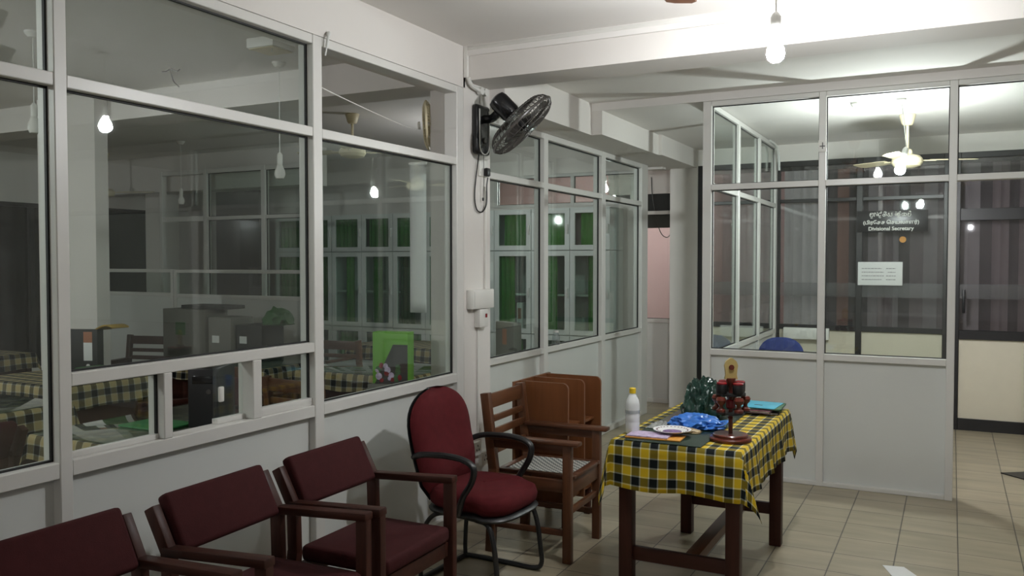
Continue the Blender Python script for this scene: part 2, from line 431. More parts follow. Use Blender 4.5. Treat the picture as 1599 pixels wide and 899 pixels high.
# night windows along the other side of the hall, seen only as dark reflections
w8 = MB()
for y in (-7.5, -5.5, -3.5, -1.5, .5, 2.5, 4.5): w8.box((XR-.06, y, .9), (XR-.001, y+.07, 2.4))
w8.box((XR-.06, -7.5, .84), (XR-.001, 4.57, .9)).box((XR-.06, -7.5, 2.4), (XR-.001, 4.57, 2.46))
w = struct('window_8', w8, M['alu'], 'dark night windows in white frames on the other side of the hall', 'window')
B((XR-.035, -7.5, .9), (XR-.025, 4.5, 2.4)).build('pane', M['night'], w)

# ------------------------------------------------------------ glazed partitions
FD = .09
def part_x(name, label, x, posts, rails, panes, panels, depth=FD, extra=None):
    """partition in a plane x = const; posts: (y0, y1, z0, z1); rails: (y0, y1, z0, z1); panes / panels: the same"""
    f = MB()
    for (a, b, c, d) in posts: f.box((x-depth, a, c), (x, b, d), .003, seg=1)
    for (a, b, c, d) in rails: f.box((x-depth+.002, a, c), (x-.002, b, d), .003, seg=1)
    w = struct(name, f, M['alu'], label, 'glazed partition', smooth=True)
    for (a, b, c, d) in panels: B((x-depth*.62, a, c), (x-depth*.42, b, d)).build('panel', M['lam'], w, smooth=False)
    for (a, b, c, d) in panes:
        B((x-depth*.52, a, c), (x-depth*.52+.005, b, d)).build('pane', M['glass'] if x == XW else M['glass_far'], w, smooth=False)
        g = MB(); xg = x-depth*.40; e = .007
        g.box((xg-.012, a, c), (xg, a+e, d)).box((xg-.012, b-e, c), (xg, b, d)).box((xg-.012, a, c), (xg, b, c+e)).box((xg-.012, a, d-e), (xg, b, d))
        g.build('gasket', M['rubber'], w, smooth=False)
    return w
P = [(-2.02, -1.96), (-.735, -.675), (.555, .605), (1.835, 1.882), (3.127, 3.192), (4.425, 4.502)]
RZ0, RZ1, TZ0, TZ1, HZ0, HZ1 = .850, .905, 2.167, 2.211, 2.598, 2.641
UZ0, UZ1 = 1.157, 1.202
HA, HB = (2.262, 2.303), (2.728, 2.780)
posts = [(a, b, 0, HZ1) for a, b in P]
rails, panes, panels = [], [], []
for i in range(len(P)-1):
    y0, y1 = P[i][1], P[i+1][0]
    for z0, z1 in ((0, .05), (RZ0, RZ1), (TZ0, TZ1), (HZ0, HZ1)): rails.append((y0, y1, z0, z1))
    panels.append((y0, y1, .05, RZ0))
    if i == 3:
        rails.append((y0, y1, UZ0, UZ1)); panes.append((y0, y1, UZ1, TZ0)); panes.append((y0, y1, TZ1, HZ0))
        posts.append((*HA, RZ1, UZ0)); posts.append((*HB, RZ1, UZ0))
        panes.append((y0, HA[0], RZ1, UZ0)); panes.append((HB[1], y1, RZ1, UZ0))
    elif i == 4:
        panes.append((y0, y1, RZ1, TZ0))
    else:
        panes.append((y0, y1, RZ1, TZ0)); panes.append((y0, y1, TZ1, HZ0))
win1 = part_x('window_1', 'white aluminium glazed partition beside the row of maroon chairs, grey panels below', XW, posts, rails, panes, panels)
# the sliding hatch pane, half open
xs = XW-.062
sash = B((xs-.006, 2.565, RZ1+.012), (xs, HB[0]-.002, UZ0-.002)).build('sliding_pane', M['glass'], win1, smooth=False)
MB().box((xs, 2.585, .995), (xs+.014, 2.612, 1.06), .006).build('pane_handle', M['whitep'], sash)
MB().box((xs-.018, 2.57, RZ1), (xs+.014, HB[0]-.002, RZ1+.022), .002).build('pane_shoe', M['alu'], sash)
B((XW-.055, HB[1], RZ1), (XW-.02, P[4][0], RZ1+.035), .002).build('sill_bead', M['alu'], win1)
B((XW-.055, P[3][1], RZ1), (XW-.03, HA[0], RZ1+.02), .002).build('sill_bead', M['alu'], win1)

F = [(4.84, 4.90), (6.0, 6.075), (7.235, 7.32), (8.34, 8.53)]
posts = [(a, b, 0, 2.58) for a, b in F]; rails, panes, panels = [], [], []
for i in range(3):
    y0, y1 = F[i][1], F[i+1][0]
    for z0, z1 in ((0, .05), (.865, .908), (2.152, 2.197), (2.535, 2.58)): rails.append((y0, y1, z0, z1))
    panels.append((y0, y1, .05, .865)); panes.append((y0, y1, .908, 2.152)); panes.append((y0, y1, 2.197, 2.535))
part_x('window_2', 'white aluminium glazed partition beyond the column, beside the brown armchair', XF, posts, rails, panes, panels)

def part_y(name, label, y, posts, rails, panes, panels, depth=FD, fm='alu', pm='lam', gm='glass_far', cat='glazed partition'):
    f = MB()
    for (a, b, c, d) in posts: f.box((a, y, c), (b, y+depth, d), .003, seg=1)
    for (a, b, c, d) in rails: f.box((a, y+.002, c), (b, y+depth-.002, d), .003, seg=1)
    w = struct(name, f, M[fm], label, cat, smooth=True)
    for (a, b, c, d) in panels: B((a, y+depth*.42, c), (b, y+depth*.62, d)).build('panel', M[pm], w, smooth=False)
    for (a, b, c, d) in panes:
        B((a, y+depth*.5, c), (b, y+depth*.5+.005, d)).build('pane', M[gm], w, smooth=False)
        if fm == 'alu':
            g = MB(); yg = y+depth*.40; e = .006
            g.box((a, yg, c), (a+e, yg+.012, d)).box((b-e, yg, c), (b, yg+.012, d)).box((a, yg, c), (b, yg+.012, c+e)).box((a, yg, d-e), (b, yg+.012, d))
            g.build('gasket', M['rubber'], w, smooth=False)
    return w
G = [(-1.656, -1.592), (-.838, -.791), (-.025, .023)]
posts = [(a, b, 0, 2.765) for a, b in G]+[(1.55, 1.60, 0, 2.765)]; rails, panes, panels = [], [], []
for i in range(2):
    x0, x1 = G[i][1], G[i+1][0]
    for z0, z1 in ((0, .03), (.890, .935), (2.110, 2.152), (2.730, 2.765)): rails.append((x0, x1, z0, z1))
    panels.append((x0, x1, .03, .890)); panes.append((x0, x1, .935, 2.110)); panes.append((x0, x1, 2.152, 2.730))
for z0, z1 in ((2.110, 2.152), (2.730, 2.765)): rails.append((.023, 1.55, z0, z1))
panes.append((.023, 1.55, 2.152, 2.73))
for z0, z1 in ((0, .03), (.890, .935), (2.110, 2.152), (2.730, 2.765)): rails.append((1.60, XR, z0, z1))
panels.append((1.60, XR, .03, .890)); panes.append((1.60, XR, .935, 2.110))
w3 = part_y('window_3', 'white framed glass front of the cubicle behind the table, grey panels below', YC, posts, rails, panes, panels)
K = [(7.23, 7.285), (8.10, 8.155), (8.92, 8.995)]
posts = [(a, b, 0, 2.765) for a, b in K]; rails, panes, panels = [], [], []
prev = YC+FD
for a, b in K:
    for z0, z1 in ((0, .03), (.850, .895), (2.130, 2.172), (2.725, 2.765)): rails.append((prev, a, z0, z1))
    panels.append((prev, a, .03, .850)); panes.append((prev, a, .895, 2.130)); panes.append((prev, a, 2.172, 2.725)); prev = b
part_x('window_4', 'white framed glass side of the cubicle running back to the dark office wall', -1.597, posts, rails, panes, panels, depth=.055)

# dark framed office wall with cream panels
D = [(-2.42, -2.355), (-1.62, -1.57), (-.842, -.786), (-.075, -.03), (.0, .065), (1.25, 1.31), (2.5, 2.56)]
posts = [(a, b, 0, 2.6) for a, b in D]; rails, panes, panels = [], [], []
for i in range(len(D)-1):
    x0, x1 = D[i][1], D[i+1][0]
    if x1-x0 < .1: continue
    rails.append((x0, x1, 2.545, 2.6)); rails.append((x0, x1, 0, .11))
    if x0 < 0:
        rails.append((x0, x1, .895, .945)); rails.append((x0, x1, 2.18, 2.215))
        panels.append((x0, x1, .11, .895)); panes.append((x0, x1, .945, 2.18)); panes.append((x0, x1, 2.215, 2.545))
    else:
        rails.append((x0, x1, .855, .94)); rails.append((x0, x1, 1.965, 2.075))
        panels.append((x0, x1, .11, .855)); panes.append((x0, x1, .94, 1.965)); panes.append((x0, x1, 2.075, 2.545))
w5 = part_y('window_5', 'black framed smoked glass office wall with cream lower panels', YB, posts, rails, panes, panels, depth=.06, fm='darkframe', pm='creamp', gm='glass_smoke')
frost = glass_mat('frosted_band', (0.80, 0.80, 0.80), .4, f0=.04, dirt=.012)
B((D[0][1], YB+.024, 1.235), (D[3][0], YB+.029, 1.37)).build('frosted_strip', frost, w5, smooth=False)
B((.065, YB+.024, 1.235), (2.5, YB+.029, 1.37)).build('frosted_strip', frost, w5, smooth=False)
B((.09, YB-.035, 1.10), (.115, YB, 1.32), .006).build('door_handle', M['blackp'], w5)
struct('wall_office', MB().box((-2.42, YB+.0, 2.6), (XR, YB+.08, ZC3)).box((2.56, YB, 0), (XR, YB+.08, 2.6)), M['wall'], 'white wall strip above the dark framed office glass', 'wall')

# vertical blinds hanging behind the office glass
blind = thing('vertical_blind', 'brown and grey striped vertical blind behind the smoked office glass', 'blind', (0, YB+.2, 0))
vals = {'pale': (.70, .70, .68), 'dark': (.10, .09, .095), 'brown': (.34, .20, .16), 'grey': (.36, .34, .345), 'mid': (.25, .215, .22)}
for k_, v_ in vals.items(): M['bl_'+k_] = mat('blind_'+k_, v_, .8, var=.08)
x = -1.56
seq = []
for n_, wd in (('pale', .36), ('dark', .16), ('brown', .11), ('dark', .18), ('grey', .09), ('mid', .14), ('grey', .05), ('dark', .1), ('mid', .12), ('grey', .12), ('mid', .16), ('grey', .2), ('dark', .1), ('mid', .14), ('dark', .08), ('mid', .16), ('dark', .1), ('dark', .06), ('brown', .06), ('dark', .15), ('dark', .05), ('mid', .1), ('dark', .2), ('dark', .2), ('dark', .1), ('mid', .2)):
    b_ = MB(); k = max(1, round(wd/.09)); w_ = wd/k
    for q in range(k):
        xa = x+q*w_
        b_.grid(lambda u, v, xa=xa, w_=w_: (xa+u*w_*1.02, .012*math.sin(u*PI), .9+v*1.65), 4, 1)
    b_.build('blind_strip', M['bl_'+n_], blind); x += wd
B((-1.6, -.03, 2.52), (2.5, .03, 2.56)).build('head_rail', M['darkframe'], blind)

# wall, upper glazing and low partition at the end of the side office
YK = 8.72
f = MB().box((-9.95, YK, 0), (-2.95, YK+.1, 2.2)).box((-9.95, YK, 2.56), (-2.72, YK+.1, ZC1-.001)).box((-9.95, YK, 2.2), (-4.75, YK+.1, 2.56))
struct('wall_end', f, M['wall'], 'grey end wall of the side office behind the steel cabinets', 'wall')
f = [(-4.75, -4.70, 2.2, 2.56), (-3.78, -3.74, 2.2, 2.56), (-2.98, -2.93, 0, 2.56)]
part_y('window_6', 'narrow glazing above the steel cabinets, pink room behind', YK, f, [(-4.70, -2.98, 2.2, 2.235), (-4.70, -2.98, 2.53, 2.56)], [(-4.70, -3.78, 2.235, 2.53), (-3.74, -2.98, 2.235, 2.53)], [], depth=.06)
part_y('window_9', 'low grey partition with glass over it in the gap beside the pale column', 9.2, [(-3.25, -3.20, 0, 2.56), (-2.74, -2.72, 0, 2.56)],
       [(-3.20, -2.74, .90, .945), (-3.20, -2.74, 2.11, 2.15), (-3.2, -2.74, 0, .05)], [(-3.20, -2.74, .945, 2.11)], [(-3.20, -2.74, .05, .90)], depth=.05)
o = MB().box((-3.6, 9.46, 1.97), (-2.5, 9.475, 2.36)).build('roller_blind', M['dark'], smooth=False)
tag(o, 'dark rolled blind strip hanging in the gap in front of the pink wall', 'blind')
B((-3.6, 9.44, 2.36), (-2.5, 9.49, 2.7699)).build('blind_head', M['wall'], o)

# ------------------------------------------------------------ things on the column and the wall
def wall_fan(name, label, base, axis, centre, rad, body, cage_m, deep=1.0, plate_h=.31, plate_w=.17, face=(1, 0, 0), ribs=44, head=True):
    t = thing(name, label, 'fan', base)
    b0 = Vector(base); fc = Vector(face); side = Vector((0, 0, 1)).cross(fc)
    if head:
        T = Matrix(((fc.x, side.x, 0, 0), (fc.y, side.y, 0, 0), (0, 0, 1, 0), (0, 0, 0, 1)))
        MB().box((0, -plate_w/2, -plate_h/2), (.045, plate_w/2, plate_h/2), .02, T, seg=3).build('wall_plate', body, t)
        e = MB(); pts = []
        for k in range(17):
            a = PI*k/16; pts.append(T @ Vector((.047, -plate_w*.36*math.cos(a), -plate_h*.30-.06*math.sin(a))))
        pts = [T @ Vector((.047, -plate_w*.36, plate_h*.4))]+pts+[T @ Vector((.047, plate_w*.36, plate_h*.4))]
        e.tube(pts, .004, 6).build('chrome_trim', M['alu'], t)
        MB().lathe([(.001, .012), (.016, .012), (.018, 0)], 16, T @ Matrix.Translation((.044, 0, -plate_h*.22)) @ Matrix.Rotation(R(90), 4, 'Y')).build('speed_knob', M['wire'], t)
    ax = Vector(axis).normalized(); cc = Vector(centre)-b0
    up = Vector((0, 0, 1)); u = (up-ax*up.dot(ax)).normalized(); v = ax.cross(u)
    Tc = Matrix(((u.x, v.x, ax.x, cc.x), (u.y, v.y, ax.y, cc.y), (u.z, v.z, ax.z, cc.z), (0, 0, 0, 1)))
    mot = cc-ax*.15
    if head:
        a0 = fc*.03+Vector((0, 0, plate_h*.22)); a1 = mot-ax*.02
        MB().tube(smooth_path([a0, a0+fc*.07, (a0+fc*.09+a1)/2, a1], 4), .026, 10).build('neck', body, t)
        MB().lathe([(.001, -.235), (.035, -.235), (.055, -.225), (.062, -.20), (.062, -.10), (.05, -.075), (.02, -.07)], 24, Tc).build('motor_housing', body, t)
    c = MB()
    for sg, dep in ((1, .055*deep), (-1, .07*deep)):
        for k in range(ribs):
            a = 2*PI*k/ribs; ca, sa = math.cos(a), math.sin(a)
            pts = [Tc @ Vector((ca*rr, sa*rr, sg*dz)) for rr, dz in ((rad*.16, dep), (rad*.5, dep), (rad*.8, dep*.86), (rad*.95, dep*.5), (rad, .008))]
            c.tube(pts, .0021, 4, cap=False)
        for rr, dz in ((rad*.55, dep), (rad*.87, dep*.72)):
            c.tube([Tc @ Vector((rr*math.cos(2*PI*k/40), rr*math.sin(2*PI*k/40), sg*dz)) for k in range(40)], .0024, 4, closed=True)
    c.build('cage', cage_m, t)
    MB().tube([Tc @ Vector((rad*math.cos(2*PI*k/48), rad*math.sin(2*PI*k/48), 0)) for k in range(48)], .009, 8, closed=True).build('cage_rim', cage_m, t)
    MB().lathe([(.001, .062), (rad*.15, .06), (rad*.17, .05), (rad*.17, .045)], 24, Tc).build('cage_badge', body, t)
    for k in range(3):
        bl = MB(); a0 = 2*PI*k/3
        def fn(s_, r_, a0=a0):
            rr = rad*(.14+.74*r_); a = a0+(s_-.5)*(1.25*(.45+.55*math.sin(PI*min(r_*1.1, 1))))
            return Tc @ Vector((rr*math.cos(a), rr*math.sin(a), (s_-.5)*.045))
        bl.grid(fn, 8, 8)
        o = bl.build('blade', cage_m, t); so = o.modifiers.new('thick', 'SOLIDIFY'); so.thickness = .002
    MB().lathe([(.001, .03), (rad*.12, .028), (rad*.15, .02), (rad*.15, -.03)], 20, Tc).build('hub', body, t)
    return t
fan = wall_fan('wall_fan', 'black wall fan on the white column, its round cage tilted down', (XW, 4.68, 2.405), (.64, .28, -.72), (-2.338, 4.655, 2.412), .232, M['blackgloss'], M['wire'])
wall_fan('wall_fan', 'white round fan seen edge-on inside the side office beside the column', (-2.90, 4.66, 2.45), (-.86, -.50, -.05), (-2.985, 4.60, 2.45), .150, M['whitep'], M['cream'], deep=.45, plate_h=.16, plate_w=.08, face=(-1, 0, 0), head=False)
# power lead of the black fan
lead = smooth_path([(XW+.02, 4.655, 2.25), (XW+.015, 4.63, 2.12), (XW+.012, 4.615, 1.99), (XW+.012, 4.64, 1.91), (XW+.022, 4.69, 1.895), (XW+.024, 4.745, 1.95), (XW+.032, 4.735, 2.06), (XW+.034, 4.745, 2.115)], 6)
o = MB().tube(lead, .0045, 6).build('power_lead', M['blackp']); tag(o, 'black power lead looping down from the wall fan to its plug', 'cable')
MB().box((XW+.0146, 4.722, 2.121), (XW+.045, 4.768, 2.175), .01).build('plug', M['blackp'], o)
t = thing('fan_socket', 'small white socket box under the black wall fan', 'socket', (XW, 4.73, 2.165))
MB().box((0, -.055, -.045), (.014, .055, .065), .006).build('socket_plate', M['whitep'], t)
B((.014, -.045, -.03), (.017, -.03, -.015), .001).build('rocker', M['whitep'], t)
o = MB().tube(smooth_path([(XW+.03, 4.70, 2.26), (XW+.03, 4.70, 2.1), (XW+.028, 4.695, 1.98)], 4), .0018, 5).build('pull_cord', M['blackp'])
MB().lathe([(.001, -.012), (.006, -.008), (.006, .008), (.001, .012)], 10, Matrix.Translation((XW+.028, 4.695, 1.975))).build('cord_bead', M['blackp'], o)
tag(o, 'thin pull cord with a bead hanging under the black wall fan', 'cord')
# white conduits and boxes
o = MB().tube(smooth_path([(XW+.03, 4.505, 2.70), (XW+.03, 4.55, 2.66), (XW+.03, 4.65, 2.645), (XW+.03, 4.72, 2.65)], 5), .013, 8).build('conduit', M['whitep'])
tag(o, 'white bent conduit with clips at the top of the column above the fan', 'conduit')
for y in (4.66, 4.715): MB().lathe([(.024, -.014), (.024, .014)], 14, Matrix.Translation((XW+.03, y, 2.645)) @ Matrix.Rotation(R(90), 4, 'Y')).build('clip', M['whitep'], o)
MB().tube([(XW+.02, 4.72, 2.64), (XW+.02, 4.725, 2.565)], .006, 6).build('drop_pipe', M['whitep'], o)
o = MB().box((XW+.002, 4.497, 2.70), (XW+.03, 4.519, 2.885), .003).box((XW+.03, 4.497, 2.862), (1.2, 4.519, 2.886), .003).build('cable_trunking', M['whitep'])
tag(o, 'slim white cable trunking along the top of the ceiling beam', 'trunking')
o = MB().box((XW+.001, 4.75, 1.41), (XW+.016, 4.766, 2.06), .002).box((XW+.001, 4.655, .47), (XW+.014, 4.667, 1.165), .002).build('cable_duct', M['whitep'])
tag(o, 'slim vertical white cable duct running down the column', 'duct')
t = thing('junction_box', 'wide white junction box halfway down the white column', 'junction box', (XW, 4.665, 1.348))
MB().box((0, -.135, -.06), (.05, .135, .06), .006).build('box_body', M['whitep'], t)
B((.05, -.12, -.048), (.053, .12, .048), .001).build('cover', M['whitep'], t)
t = thing('breaker_switch', 'small white switch box with red rocker under the junction box', 'switch', (XW, 4.68, 1.23))
MB().box((0, -.055, -.06), (.045, .055, .055), .006).build('box_body', M['whitep'], t)
B((.045, .01, .0), (.05, .03, .025), .002).build('rocker', M['stampred'], t)
for nm, y, z, lb in (('wall_socket', 4.62, .41, 'white wall socket low on the column behind the red office chair, upper one'), ('wall_socket', 4.72, .33, 'white wall socket low on the column behind the red office chair, lower one')):
    t = thing(nm, lb, 'socket', (XW, y, z))
    MB().box((0, -.045, -.045), (.03, .045, .045), .006).build('socket_plate', M['whitep'], t)
    h = MB()
    for yy, zz in ((0, .018), (-.014, -.008), (.014, -.008)): h.box((.030, yy-.004, zz-.006), (.0312, yy+.004, zz+.006))
    h.build('socket_hole', M['blackp'], t, smooth=False)
o = MB().tube(smooth_path([(XW+.008, 3.205, 2.555), (XW+.016, 3.208, 2.60), (XW+.018, 3.215, 2.645), (XW+.006, 3.235, 2.672)], 6), [.004]*6+[.007]*8+[.010]*4+[.006]).build('cable_hook', M['lam'])
tag(o, 'grey taped cable end hooked over the top rail of the near partition', 'cable')
sag = smooth_path([(XW-.05, 3.12, 2.47), (XW-.10, 3.25, 2.445), (-2.80, 3.7, 2.40), (-2.88, 4.15, 2.385), (-2.97, 4.47, 2.40)], 8)
o = MB().tube(sag, .003, 6).build('sagging_cable', M['whitep']); tag(o, 'pale sagging cable strung to the white fan in the side office', 'cable')
o = MB().grid(lambda u, v: (-2.925-.12*u, 4.492-.01*math.sin(u*PI), 1.262+v*.93), 6, 12).build('hanging_chart', M['paper'])
so = o.modifiers.new('thick', 'SOLIDIFY'); so.thickness = .004
tag(o, 'long white paper chart hanging beside the column in the side office', 'chart')
B((-3.05, 4.484, 2.19), (-2.92, 4.496, 2.205)).build('hanger_bar', M['whitep'], o)
o = B((-.84, YC-.012, 2.345), (-.785, YC-.0005, 2.425), .003).build('clip_plate', M['whitep'])
MB().box((-.83, YC-.015, 2.38), (-.795, YC-.0115, 2.388)).box((-.815, YC-.015, 2.365), (-.808, YC-.0115, 2.41)).build('wire_cross', M['wire'], o, smooth=False)
tag(o, 'small white plate with a wire cross on the cubicle middle post', 'clip plate')

# ------------------------------------------------------------ maroon armchairs
def maroon_chair(label, loc, rz, group):
    t = thing('maroon_armchair', label, 'chair', loc, rz, group)
    def seat(u, v):
        pass
    c = MB().box((-.20, -.235, .395), (.215, .235, .462), .022, seg=3)
    c.build('seat_cushion', M['maroon'], t)
    f = MB()
    f.box((-.21, -.24, .33), (.20, -.215, .392), .004).box((-.21, .215, .33), (.20, .24, .392), .004).box((.175, -.215, .33), (.20, .215, .392), .004).box((-.21, -.215, .33), (-.185, .215, .392), .004)
    f.build('seat_frame', M['redwoodx'], t)
    Tb = Matrix.Translation((-.185, 0, .615)) @ Matrix.Rotation(R(-27), 4, 'Y')
    MB().box((-.022, -.236, 0), (.028, .236, .205), .016, Tb, seg=3).build('backrest', M['maroon'], t)
    for sy in (-1, 1):
        y = sy*.263
        MB().bar((.195, y, 0), (.195, y, .652), .036, .048, .004, up=(1, 0, 0)).build('front_leg', M['redwood'], t)
        rl = MB().bar((-.255, y, 0), (-.20, y, .45), .036, .05, .004, up=(1, 0, 0))
        rl.bar((-.20, y, .44), (-.205, y, .63), .034, .048, .004, up=(1, 0, 0)).bar((-.203, y, .62), (-.282, y, .765), .034, .045, .004, up=(1, 0, 0))
        rl.build('rear_leg', M['redwood'], t)
        MB().bar((-.215, y, .630), (.22, y, .655), .05, .03, .006).build('armrest', M['redwoodx'], t)
        MB().bar((-.235, y, .17), (.18, y, .17), .022, .035, .003).build('side_stretcher', M['redwoodx'], t)
    MB().bar((-.22, -.25, .20), (-.22, .25, .20), .022, .04, .003).build('rear_stretcher', M['redwood'], t)
    return t
GM = 'maroon armchairs along the near glazed partition'
ch = maroon_chair('maroon padded wooden armchair next to the red office chair, third along the glass', (-2.085, 2.82, 0), R(1), GM)
copy_thing(ch, (-2.085, 2.222, 0), R(2), 'maroon padded wooden armchair in the middle of the row of three', GM)
copy_thing(ch, (-2.085, 1.575, 0), R(-1), 'maroon padded wooden armchair cut off at the bottom corner, first of the row', GM)

# ------------------------------------------------------------ red office chair
def office_chair(label, loc, rz):
    t = thing('office_armchair', label, 'chair', loc, rz)
    def outline(v, grow=0.0):
        z = v
        if v < .62: w = .212+.046*math.sin(min(v/.62, 1)*PI/2)
        else:
            k = (v-.62)/.38; w = .258*math.sqrt(max(0, 1-k**2.4))
        if v < .12: w *= (.80+.20*math.sqrt(v/.12))
        return w+grow
    H = .535
    Tb = Matrix.Translation((-.205, 0, .405)) @ Matrix.Rotation(R(-11), 4, 'Y')
    def slab(thick, bulge, grow, x0, zb=0.0):
        m = MB(); n, k = 18, 14
        vs = []; fs = []
        for side in (0, 1):
            for j in range(n+1):
                v = math.sin(j/n*PI/2)**.8; wv = max(outline(min(v, .9985), grow), .004)
                for i in range(k+1):
                    s_ = -1+2*i/k; y = s_*wv
                    edge = (1-abs(s_)**5)*(1-abs(2*v-1)**9)
                    lum = .02*math.exp(-((v-.30)/.16)**2)*edge
                    curve = .035*s_*s_*1.0
                    x = x0+curve+(thick*edge*(1.0+bulge*math.cos(s_*1.4))+lum if side else -.004)
                    vs.append((x, y, zb+v*(H+grow*1.2)))
        W_ = k+1
        for side in (0, 1):
            o_ = side*(n+1)*W_
            for j in range(n):
                for i in range(k):
                    q = (o_+j*W_+i, o_+j*W_+i+1, o_+(j+1)*W_+i+1, o_+(j+1)*W_+i)
                    fs.append(q if side else q[::-1])
        o2 = (n+1)*W_
        for j in range(n):
            fs.append((j*W_, (j+1)*W_, o2+(j+1)*W_, o2+j*W_)); fs.append((j*W_+k, o2+j*W_+k, o2+(j+1)*W_+k, (j+1)*W_+k))
        for i in range(k):
            fs.append((i, o2+i, o2+i+1, i+1)); fs.append((n*W_+i, n*W_+i+1, o2+n*W_+i+1, o2+n*W_+i))
        return m.add(vs, fs, Tb)
    slab(.055, .25, 0, 0).build('backrest', M['redfab'], t, angle=60)
    slab(.012, 0, .007, -.014, -.004).build('back_shell', M['blackp'], t, angle=60)
    def cushion(z0, z1, grow, name, m_):
        n = 24; mb = MB(); prof = []
        def ring(sc, z, sag=0):
            out = []
            for k in range(n*2):
                a = 2*PI*k/(n*2); ca, sa = math.cos(a), math.sin(a); e = 3.6
                q = (abs(ca)**e+abs(sa)**e)**(-1/e)
                out.append(((.235+grow)*sc*q*ca+.02, (.235+grow)*sc*q*sa, z-(.012 if ca > .5 else 0)*sc))
            return out
        rings = [ring(.90, z0), ring(.98, z0+(z1-z0)*.2), ring(1, z0+(z1-z0)*.5), ring(.96, z0+(z1-z0)*.82), ring(.84, z1-.004), ring(.5, z1), ring(.02, z1-.002)]
        N = n*2; vs = [p for r_ in rings for p in r_]
        fs = [(i*N+k, i*N+(k+1) % N, (i+1)*N+(k+1) % N, (i+1)*N+k) for i in range(len(rings)-1) for k in range(N)]
        fs.append(tuple(range(N-1, -1, -1)))
        mb.add(vs, fs).build(name, m_, t, angle=60)
    cushion(.385, .485, 0, 'seat_cushion', M['redfab'])
    cushion(.355, .392, .004, 'seat_pan', M['blackp'])
    for sy in (-1, 1):
        y = sy*.275
        arm = smooth_path([(-.235, sy*.235, .625), (-.16, y, .652), (-.02, y, .662), (.085, y, .652), (.135, y, .62), (.125, y, .555), (.075, y, .475), (.03, sy*.245, .385)], 6)
        MB().tube(arm, .019, 10, flat=.8).build('armrest', M['blackp'], t)
        leg = smooth_path([(.10, sy*.20, .355), (.17, sy*.205, .34), (.205, sy*.212, .26), (.225, sy*.215, .12), (.23, sy*.215, .045), (.19, sy*.215, .0135), (.05, sy*.213, .0125), (-.17, sy*.212, .0125), (-.225, sy*.20, .0125)], 6)
        MB().tube(leg, .0125, 10).build('sled_tube', M['blackp'], t)
        rear = smooth_path([(-.05, sy*.19, .365), (-.15, sy*.195, .34), (-.21, sy*.2, .25), (-.225, sy*.2, .1), (-.225, sy*.2, .0125)], 6)
        MB().tube(rear, .0115, 10).build('rear_tube', M['blackp'], t)
    MB().tube([(-.225, -.2, .0125), (-.225, .2, .0125)], .0125, 10).build('floor_bar', M['blackp'], t)
    MB().bar((-.22, 0, .35), (-.245, 0, .56), .09, .012, .004).build('back_bracket', M['blackp'], t)
    MB().box((-.14, -.12, .335), (.14, .12, .356), .004).build('mount_plate', M['blackp'], t)
    return t
office_chair('red fabric office chair with black loop arms in front of the column', (-2.085, 3.69, 0), R(-3))

# ------------------------------------------------------------ brown slatted armchair
def wood_chair(label, loc, rz, post='brownwood', rail='brownwoodx', slat='brownwoody', group=None, arms=True, name='slatted_armchair', seat=True):
    t = thing(name, label, 'chair', loc, rz, group)
    for sy in (-1, 1):
        y = sy*.225
        MB().box((.195, y-.0225, 0), (.24, y+.0225, .62 if arms else .42), .003).build('front_leg', M[post], t)
        b = MB().bar((-.235, y, 0), (-.215, y, .46), .042, .05, .003, up=(1, 0, 0)).bar((-.215, y, .455), (-.265, y, .865), .042, .05, .003, up=(1, 0, 0))
        b.build('rear_leg', M[post], t)
        if arms: MB().box((-.225, y-.035, .62), (.285, y+.035, .642), .006).build('armrest', M[rail], t)
        if arms: MB().box((-.215, y-.014, .575), (.20, y+.014, .618), .002).build('arm_rail', M[rail], t)
        MB().box((-.20, y-.014, .37), (.195, y+.014, .435), .002).build('side_rail', M[rail], t)
        MB().box((-.205, y-.011, .14), (.195, y+.011, .17), .002).build('side_stretcher', M[rail], t)
    MB().box((.205, -.20, .35), (.232, .20, .435), .002).build('front_apron', M[slat], t)
    MB().box((.205, -.20, .25), (.228, .20, .28), .002).build('front_stretcher', M[slat], t)
    MB().box((-.225, -.20, .36), (-.205, .20, .43), .002).build('rear_rail', M[slat], t)
    f = MB().box((-.205, -.20, .437), (.245, -.165, .455), .003).box((-.205, .165, .437), (.245, .20, .455), .003).box((.205, -.165, .437), (.245, .165, .455), .003).box((-.205, -.165, .437), (-.165, .165, .455), .003)
    f.build('seat_frame', M[rail], t)
    if seat:
        MB().grid(lambda u, v: (-.167+.374*u, -.167+.334*v, .452-.008*math.sin(u*PI)*math.sin(v*PI)), 8, 8).build('woven_seat', M['weave'], t)
    for z0, z1 in ((.775, .855), (.70, .735), (.625, .665), (.53, .565)):
        k0, k1 = (z0-.455)/.41, (z1-.455)/.41
        MB().bar((-.215-.05*(k0+k1)/2, -.205, (z0+z1)/2), (-.215-.05*(k0+k1)/2, .205, (z0+z1)/2), .018, z1-z0, .002).build('back_slat', M[slat], t)
    return t
wc = wood_chair('brown wooden slat-back armchair with woven seat, between column and table', (-2.0, 4.285, 0), R(2))

